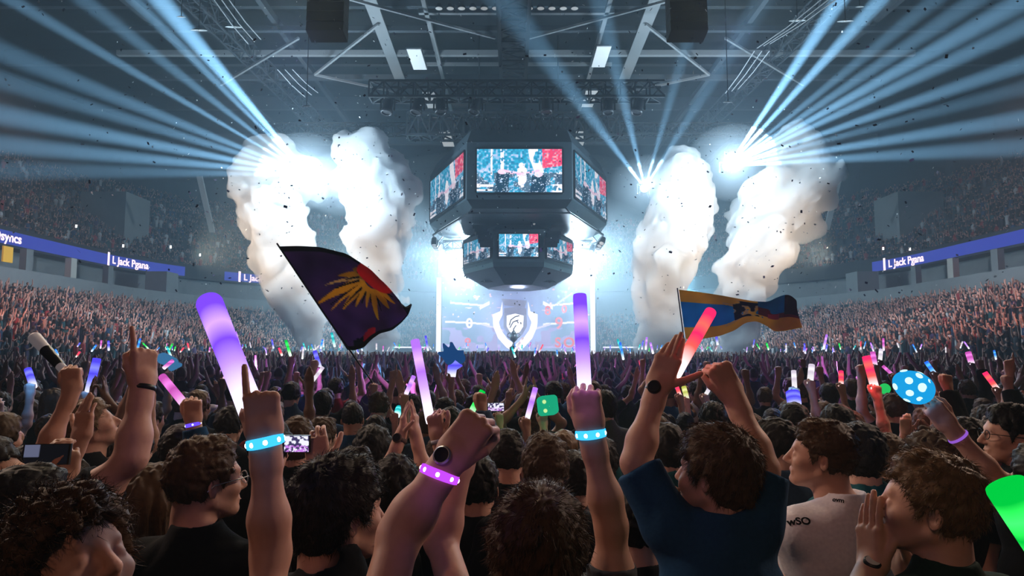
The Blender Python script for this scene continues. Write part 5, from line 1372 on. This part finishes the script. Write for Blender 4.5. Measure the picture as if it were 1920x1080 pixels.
# ---- flags
def flag(nm, top, bot, Y, colf, label, wave, seed, nu=150, nv=90, ybend=.0):
    def spl(pts, t):
        pts = np.array(pts, float); seg = np.r_[0, np.cumsum(np.linalg.norm(np.diff(pts, axis=0), axis=1))]; seg /= seg[-1]
        # smooth interpolation
        x = np.interp(t, seg, pts[:, 0]); y = np.interp(t, seg, pts[:, 1]); k = np.ones(9)/9
        xs = np.convolve(np.pad(x, 4, 'edge'), k, 'valid'); ys = np.convolve(np.pad(y, 4, 'edge'), k, 'valid'); return xs, ys
    t = np.linspace(0, 1, nu); tx, ty = spl(top, t); bx, by = spl(bot, t)
    V = []; PX = []
    for j in range(nv):
        v = j/(nv-1); px = tx*(1-v)+bx*v; py = ty*(1-v)+by*v
        yy = Y+wave(t, v)+ybend*t
        for i in range(nu): V.append(tuple(P(px[i], py[i], yy[i])-P(top[0][0], top[0][1], Y))); PX.append((px[i], py[i], t[i], v))
    PX = np.array(PX); idx = np.arange((nu-1)*(nv-1)); r, c = idx//(nu-1), idx % (nu-1); b = r*nu+c
    me = np_mesh(nm, V, np.stack([b, b+1, b+nu+1, b+nu], 1), [FLAGM], True, colf(PX))
    root = empty('flag', P(top[0][0], top[0][1], Y)); tag(root, label, 'flag')
    o = obj_from('flag_cloth', me, root); md = o.modifiers.new('t', 'SOLIDIFY'); md.thickness = .004
    return root
FLAGM = attr_mat('flag_cloth', rough=.8, trans=.55, bump=.15, bscale=120)
def col_purple(A):
    px, py, u, v = A.T; n = Waves(5, .09, 6, 2)(px, py, px*0)
    c = np.tile(np.array([.165, .085, .215]), (len(px), 1)); c *= (1+.18*n)[:, None]
    cx, cy_ = 704., 522.; dx, dy = (px-cx), (py-cy_); a = np.degrees(np.arctan2(dy, -dx)); d = np.hypot(dx, dy)
    yel = np.array([.80, .50, .06]); blk = np.array([.015, .012, .02]); red = np.array([.62, .045, .05])
    # dark flight half of the cloth
    dk = (dx*.62+dy*-.78 > 6) | (v < .045); c[dk] = blk*1.6
    for a0, w_, L_, cl in ((14, 8, 122, yel), (-2, 3, 96, np.array([.75, .55, .25])), (-14, 6, 70, yel*.8), (34, 7, 84, yel), (26, 2.4, 104, yel*1.1), (46, 4, 66, yel), (64, 3, 58, yel), (84, 5, 78, yel), (104, 7, 62, yel*.9), (118, 4, 60, yel*.8), (-32, 8, 46, yel*.7)):
        tt = np.clip((d-26)/(L_-26), 0, 1); bend = a0+10*tt
        m = (abs(a-bend)*d/57.3 < w_*(1-tt)**.7*1.25+.6) & (d < L_) & (d > 20); c[m] = cl
        m = (abs(a-bend-9)*d/57.3 < 2.2*(1-tt)) & (d < L_*.8) & (d > 30); c[m] = blk
    e = ((dx*.7+dy*.55)/33)**2+((dx*-.55+dy*.7)/15)**2 < 1+.15*n; c[e] = red*(1+.3*n[e])[:, None]
    e = (py+.5*(px-682) > 626+3*n) & (px > 660+4*n) & (px < 704) & (v > .78); c[e & (px > 682)] = (.50, .04, .08); c[e & (px <= 682)] = (.01, .02, .045)
    c[(u > .86)] = (.012, .02, .04); c[v > .965] = blk
    return np.clip(c, 0, 1)
wf = lambda t, v: .16*np.sin(t*7+v*2.2)*t**.5+.07*np.sin(t*15-v*4)*t+.03*np.sin(v*11+t*5)
fg = flag('purple', [(522, 462), (560, 461), (600, 463), (650, 476), (695, 505), (730, 541), (752, 568), (758, 578), (772, 568)], [(650, 656), (664, 657), (682, 652), (697, 636), (712, 625), (735, 619), (752, 606), (766, 590), (773, 570)], 7.0, col_purple,
          'large purple flag with a yellow and red sun emblem waving on a slanted pole', wf, 3)
A_, B_ = P(521, 459, 7.0)-fg.location, P(706, 728, 6.95)-fg.location
MB().tube([A_-(B_-A_)*.01, (A_+B_)/2+Vector((-.012, 0, 0)), B_], .009, 8).build('flag_pole', M['plastic'], fg)
holder(P(703, 722, 6.95), 'purple flag pole')
def col_yellow(A):
    px, py, u, v = A.T; n = Waves(8, .12, 6, 2)(px, py, px*0)
    och = np.array([.85, .50, .07]); blu = np.array([.012, .36, .52]); blk = np.array([.01, .015, .03]); red = np.array([.30, .03, .035]); crm = np.array([.60, .42, .20])
    c = np.tile(och, (len(px), 1))*(1+.12*n)[:, None]
    b = (u < .50) & (v > .24) & (v < .76) & (((u-.28)/.23)**2+((v-.5)/.27)**2 < 1) | (u < .30) & (v > .24) & (v < .76); c[b] = blu*(1+.15*n[b])[:, None]
    e = (abs(((u-.28)/.25)**2+((v-.5)/.31)**2-1) < .10) & (u > .34); c[e] = crm
    z = (u > .42) & (u < .66) & (v > .08) & (v < .72)
    k = vnoise(u*26, v*7, 4); c[z & (k > .56)] = blk; c[z & (k > .47) & (k <= .56)] = crm; c[z & (k < .18)] = blu*.8
    z = (u > .62) & (v < .62); c[z] = (blu*.6)[None]*(1+.2*n[z])[:, None]; k2 = vnoise(u*12, v*5, 9); c[z & (k2 > .5)] = red*.8; c[(u > .84) & (v < .55)] = (.06, .015, .02)
    c[(u > .70) & (u < .80) & (v > .50) & (v < .66)] = (.5, .06, .09)
    return np.clip(c, 0, 1)
fy = flag('yellow', [(1271, 543), (1300, 546), (1340, 552), (1380, 559), (1415, 565), (1440, 566), (1458, 557), (1472, 552), (1482, 553), (1496, 566), (1490, 572)], [(1284, 636), (1320, 635), (1350, 630), (1378, 619), (1397, 605), (1418, 602), (1436, 610), (1452, 622), (1470, 621), (1490, 617), (1506, 614)], 12.0, col_yellow,
          'blue and ochre yellow flag with a dark red tip streaming out sideways', lambda t, v: .30*np.sin(t*9+v*2)*t+.07*np.sin(t*19-v*5)*t, 5)
A_, B_ = P(1270, 540, 12)-fy.location, P(1291, 705, 12)-fy.location
MB().tube([A_, B_], .011, 8).build('flag_pole', M['plastic'], fy); holder(P(1290, 700, 12), 'blue and yellow flag pole')

# ---- named crowd: everyone within about fourteen metres
zones = ((-99, -2.2, 'towards the pointing arm'), (-2.2, -.9, 'beyond the widest purple stick'), (-.9, .3, 'below the purple flag'), (.3, 1.6, 'beyond the straight raised arm'), (1.6, 3.2, 'beyond the blue sweater'), (3.2, 99, 'towards the spotted egg'))
n_mid = 0; cand = []
yy = 3.5
while yy < 15.5:
    xx = -(.78*yy+.6)
    while xx < .78*yy+.6:
        cand.append((xx+random.uniform(-.15, .15), yy+random.uniform(-.17, .17))); xx += .60
    yy += .62
for x, y in cand:
    if n_mid >= 300-len(TAKEN): break
    if any((x-a)**2+(y-b)**2 < .17 for a, b in TAKEN): continue
    if abs(x) > 18: continue
    TAKEN.append((x, y)); n_mid += 1
    far = y > 7.5
    wts = [5, 4, 5, 4, 9, 9, 4, 4, 3, 4, 0] if y < 7 else [8, 6, 7, 4, 5, 5, 6, 7, 3, 5, 0]
    vi = random.choices(range(len(VAR)), wts)[0]
    dx = 'near' if y < 5.5 else ('further' if y < 8 else ('midway' if y < 11 else 'deep'))
    ratio = x/y*1274
    zn = ['by the pointing arm', 'by the widest stick', 'below the purple flag', 'below the scoreboard', 'by the blue sweater', 'by the white shirt', 'by the spotted egg'][int(min(6, max(0, (ratio+960)//275)))]
    place(vi, x, y, R(random.gauss(0, 14)), random.uniform(.90, 1.0),
          'person, {hair} hair, {shirt} top, {pose}, %s %s' % (dx, zn), 'spectators in {shirt} with {hair} hair, {pose}, %s %s' % (dx, zn))
for nm, desc, b in VAR:
    if nm not in used_first:
        for ch in list(b.children): bpy.data.objects.remove(ch)
        bpy.data.objects.remove(b)
YFAR = max(y for _, y in TAKEN)
print('mid people', n_mid, 'to', YFAR)

# ---- everybody further away, too many to name: one object per block of people
def tmpl(arms, seed):
    "low figure: head, torso, arms as V,F(quads),C; faces +Y"
    m = MB(); colr = []
    def addc(k): colr.extend([k]*(len(m.v)-len(colr)))
    m.sphere((0, .01, 1.64), (.085, .10, .12), 7, 5)
    for v in m.v[len(colr):]: colr.append('hair' if (v[1] < .035 and v[2] > 1.55) or v[2] > 1.69 else 'skin')
    rings = [(.10, .09, 1.52), (.21, .11, 1.44), (.21, .12, 1.2), (.17, .11, .95), (.19, .12, .0)]
    b = len(m.v)
    for rx, ry, z in rings:
        for k in range(7): a = 2*math.pi*k/7; m.v.append((rx*math.cos(a), ry*math.sin(a), z))
    for i in range(len(rings)-1):
        for k in range(7): k2 = (k+1) % 7; m.f.append((b+i*7+k, b+i*7+k2, b+(i+1)*7+k2, b+(i+1)*7+k))
    addc('cloth')
    for sx, (E, W, Hh) in zip((-1, 1), arms):
        pts = [(sx*.19, 0, 1.42), (sx*E[0], E[1], E[2]), (sx*W[0], W[1], W[2]), (sx*Hh[0], Hh[1], Hh[2])]
        n0 = len(m.v); m.tube(pts, [.055, .045, .032, .028], 4, caps=False)
        for i, v in enumerate(m.v[n0:]): colr.append('cloth' if i < 4 else 'skin')
    V = np.array(m.v, np.float32); Fq = np.array([f for f in m.f if len(f) == 4], np.int32)
    return V, Fq, np.array([{'hair': 0, 'skin': 1, 'cloth': 2}[c] for c in colr])
DN = ((.27, 0, 1.15), (.2, .18, 1.1), (.15, .25, 1.15)); UP = ((.3, .05, 1.62), (.26, .08, 1.82), (.25, .08, 1.97)); CP = ((.27, .1, 1.3), (.1, .25, 1.42), (.05, .28, 1.56)); WD = ((.4, .05, 1.6), (.5, .08, 1.78), (.54, .08, 1.9)); HI = ((.24, .05, 1.68), (.12, .08, 1.86), (.06, .1, 2.0))
TM = [tmpl(a, 0) for a in ((DN, DN), (UP, DN), (DN, UP), (UP, UP), (CP, CP), (WD, WD), (HI, HI), (WD, UP))]
CM = attr_mat('crowd_people', rough=.8, spec=.15)
def crowd(nm, pos, yaw, sc, weights, label, seed, skin_light_mul=1.0, bright=.35):
    r = np.random.default_rng(seed); Vs, Fs, Cs = [], [], []; n0 = 0
    ti = r.choice(len(TM), len(pos), p=np.array(weights)/sum(weights))
    for k, (V, Fq, cl) in enumerate(TM):
        sel = np.nonzero(ti == k)[0]
        if not len(sel): continue
        p = pos[sel]; c, s_ = np.cos(yaw[sel]), np.sin(yaw[sel]); q_ = sc[sel]
        X = V[None, :, 0]*q_[:, None]; Y = V[None, :, 1]*q_[:, None]; Z = V[None, :, 2]*q_[:, None]
        W = np.stack([X*c[:, None]-Y*s_[:, None]+p[:, 0:1], X*s_[:, None]+Y*c[:, None]+p[:, 1:2], Z+p[:, 2:3]], 2)
        n = len(sel); Vs.append(W.reshape(-1, 3)); Fs.append((Fq[None]+(np.arange(n)*len(V))[:, None, None]+n0).reshape(-1, 4)); n0 += n*len(V)
        sk = np.array([.62, .34, .26])[None]*r.uniform(.45, 1.15, (n, 1))*skin_light_mul  # skin colour scaled per block in place of stronger or weaker light
        hr = np.array([.04, .026, .018])[None]*r.uniform(.4, 2.5, (n, 1))
        pal = np.array([[.012, .013, .016]]*9+[[.02, .05, .11], [.03, .03, .035], [.10, .11, .12], [.015, .07, .08], [.30, .03, .03], [.02, .02, .03], [.45, .43, .42], [.05, .03, .08]])
        cc = pal[r.integers(0, len(pal), n)]
        allc = np.stack([hr, sk, cc], 1); Cs.append(allc[:, cl].reshape(-1, 3))
    me = np_mesh(nm, np.concatenate(Vs), np.concatenate(Fs), [CM], True, np.concatenate(Cs))
    return tag(obj_from(nm, me), label, 'crowd', None, 'stuff')
r = np.random.default_rng(5)
pts = []
JETX = [P(588, 690, 47).x, P(714, 690, 47).x, P(1230, 690, 47).x, P(1367, 690, 47).x]
y = 8.0
while y < 53.5:
    hw = min(19.2, .80*y+3)
    xs = np.arange(-hw, hw, .62); xs = xs+r.uniform(-.17, .17, len(xs)); ys = y+r.uniform(-.18, .18, len(xs))
    for x, yq in zip(xs, ys):
        if yq < YFAR+.3 and any((x-a)**2+(yq-b)**2 < .23 for a, b in TAKEN): continue
        if yq < YFAR-.2 and abs(x) < .78*yq: continue
        if any((x-a)**2+(yq-47)**2 < 2.9 for a in JETX): continue
        pts.append((x, yq, 0))
    y += .66
pts = np.array(pts); crowd('crowd_floor', pts, r.normal(0, .25, len(pts)), r.uniform(.88, 1.03, len(pts)), [6, 3, 3, 2.5, 2.5, 1.5, 1.5, 1], 'packed standing crowd covering the floor up to the stage', 6)
FLOORPTS = pts
def stand_pts(off0, off1, z0, z1, nrow, side, ymin, occ, seed, stepz=.0):
    r = np.random.default_rng(seed); out = []; yw = []
    for i in range(nrow):
        o = off0+(i+.45)*(off1-off0)/nrow; z = z0+i*(z1-z0)/nrow
        path = bowl_path(o, 24, y0=ymin, side=side); P2 = np.array(path); seg = np.r_[0, np.cumsum(np.linalg.norm(np.diff(P2, axis=0), axis=1))]
        t = np.arange(0, seg[-1], .56); t = t+r.uniform(-.1, .1, len(t)); t = t[r.random(len(t)) < occ]
        x = np.interp(t, seg, P2[:, 0]); y = np.interp(t, seg, P2[:, 1])
        aisle = (np.mod(t+2, 11.5) > 1.0); x, y = x[aisle], y[aisle]
        keep = abs(x) > .8 if off0 > 14 else ~((abs(x) < 9) & (y > 66))
        for a, b in zip(x[keep], y[keep]): out.append((a, b, z)); yw.append(math.atan2(-(0-a), 46-b)+r.normal(0, .3))
    return np.array(out), np.array(yw)
for side, nm in ((-1, 'purple flag side'), (1, 'yellow flag side')):
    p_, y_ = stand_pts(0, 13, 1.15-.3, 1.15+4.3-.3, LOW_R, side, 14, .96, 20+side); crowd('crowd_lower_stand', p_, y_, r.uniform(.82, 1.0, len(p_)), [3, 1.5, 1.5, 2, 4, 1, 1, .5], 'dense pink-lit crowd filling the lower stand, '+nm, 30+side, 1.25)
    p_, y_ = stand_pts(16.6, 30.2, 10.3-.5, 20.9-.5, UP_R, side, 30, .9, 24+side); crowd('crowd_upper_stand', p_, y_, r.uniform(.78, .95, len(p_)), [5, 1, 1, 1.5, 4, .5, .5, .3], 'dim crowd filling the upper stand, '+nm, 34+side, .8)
# ---- glints in the far floor crowd: lit sticks and bands held above the heads
cols = ['violet', 'violet', 'blue', 'blue', 'cyan', 'lilac', 'lilac', 'white', 'pink', 'red', 'green']
sel = r.choice(len(FLOORPTS), 420, replace=False); cnt = 0
for i in sel:
    x, y, _ = FLOORPTS[i]
    if y > 46 or abs(x) > .74*y or cnt >= 170: continue
    cnt += 1; c = cols[int(r.integers(0, len(cols)))]; z = r.uniform(1.85, 2.2); L_ = r.uniform(.18, .34)
    a = Vector((x+.25, y-.1, z)); d = Vector((r.normal(0, .35), r.normal(0, .2), 1)).normalized()*L_
    side = 'nearer' if y < 22 else 'farther'
    stick(a, a+d, .024, c, 'small %s light stick in the %s floor crowd before the stage' % (c, side), 'small %s light sticks in the %s floor crowd' % (c, side), n=6)
for (px, py, Y, w_, c) in ((430, 700, 1.45, .8, 'purple'), (1092, 700, 1.5, .8, 'purple'), (790, 720, 2.7, .7, 'purple'), (1290, 660, 2.1, .7, 'red'), (1712, 760, 2.6, .9, 'blue'), (485, 840, 1.25, .25, 'blue'), (1108, 815, 1.4, .2, 'blue'), (835, 895, 1.3, .25, 'purple'),
                     (175, 700, 5.1, 2.5, 'blue'), (60, 700, 5.5, 2, 'blue'), (590, 690, 9, 9, 'purple'), (760, 700, 8, 7, 'purple'), (850, 690, 7, 7, 'blue'), (960, 690, 11, 12, 'purple'), (1027, 745, 4.8, 1.5, 'green'), (1180, 690, 10, 10, 'purple'),
                     (1400, 690, 9, 8, 'purple'), (1488, 730, 5.5, 2.5, 'blue'), (1625, 690, 4.7, 2, 'red'), (680, 684, 14, 18, 'blue'), (860, 680, 16, 24, 'blue'), (1080, 680, 17, 24, 'purple'), (1300, 682, 15, 18, 'blue'), (480, 684, 14, 14, 'purple'), (1560, 684, 12, 10, 'purple')):
    light('POINT', P(px, py, Y), w_*(.16 if Y < 3 else (1.3 if Y < 8 else 2.4)), {'purple': (.45, .18, 1), 'blue': (.08, .35, 1), 'red': (1, .08, .12), 'green': (.05, 1, .35)}[c], size=.06, name='stick_glow')
# phone lights up in the stands
PL = emat('phone_flash', (1, 1, 1), 3.0)
for (px, py, Y, h) in ((58, 450-20, 54, 0), (231, 461, 62, 0), (186, 472, 62, 0), (143, 424, 60, 0), (21, 347, 62, 0), (320, 463, 66, 0), (1656, 466, 64, 0), (1758, 475, 58, 0), (1706, 467, 62, 0), (1864, 390, 60, 0), (60, 430, 57, 0), (375, 478, 70, 0)):
    o = MB().box((0, 0, 0), (.16, .03, .26)).build('phone_light', PL); o.location = P(px, py, Y); tag(o, 'tiny white phone light shining in the upper stand', 'phone light', 'phone lights in the upper stand')
# confetti
n = 2400; r = np.random.default_rng(9)
c = np.stack([np.clip(r.normal(0, 1, n)*7+np.where(r.random(n) < .6, -8, 9), -19, 19), r.uniform(14, 44, n), r.uniform(3.5, 21, n)], 1)
a = r.normal(size=(n, 3)); a /= np.linalg.norm(a, axis=1)[:, None]; b = np.cross(a, r.normal(size=(n, 3))); b /= np.linalg.norm(b, axis=1)[:, None]
sz = r.uniform(.025, .052, n)[:, None]
V = np.stack([c-a*sz-b*sz*.6, c+a*sz-b*sz*.6, c+a*sz+b*sz*.6, c-a*sz+b*sz*.6], 1).reshape(-1, 3); i = np.arange(n)*4
cc = np.where((r.random(n) < .6)[:, None], np.array([.02, .02, .04]), np.array([.85, .85, .8]))
tag(obj_from('confetti', np_mesh('confetti', V, np.stack([i, i+1, i+2, i+3], 1), [attr_mat('confetti_paper')], False, np.repeat(cc, 4, 0))), 'dark and white confetti scraps drifting through the air', 'confetti', None, 'stuff')
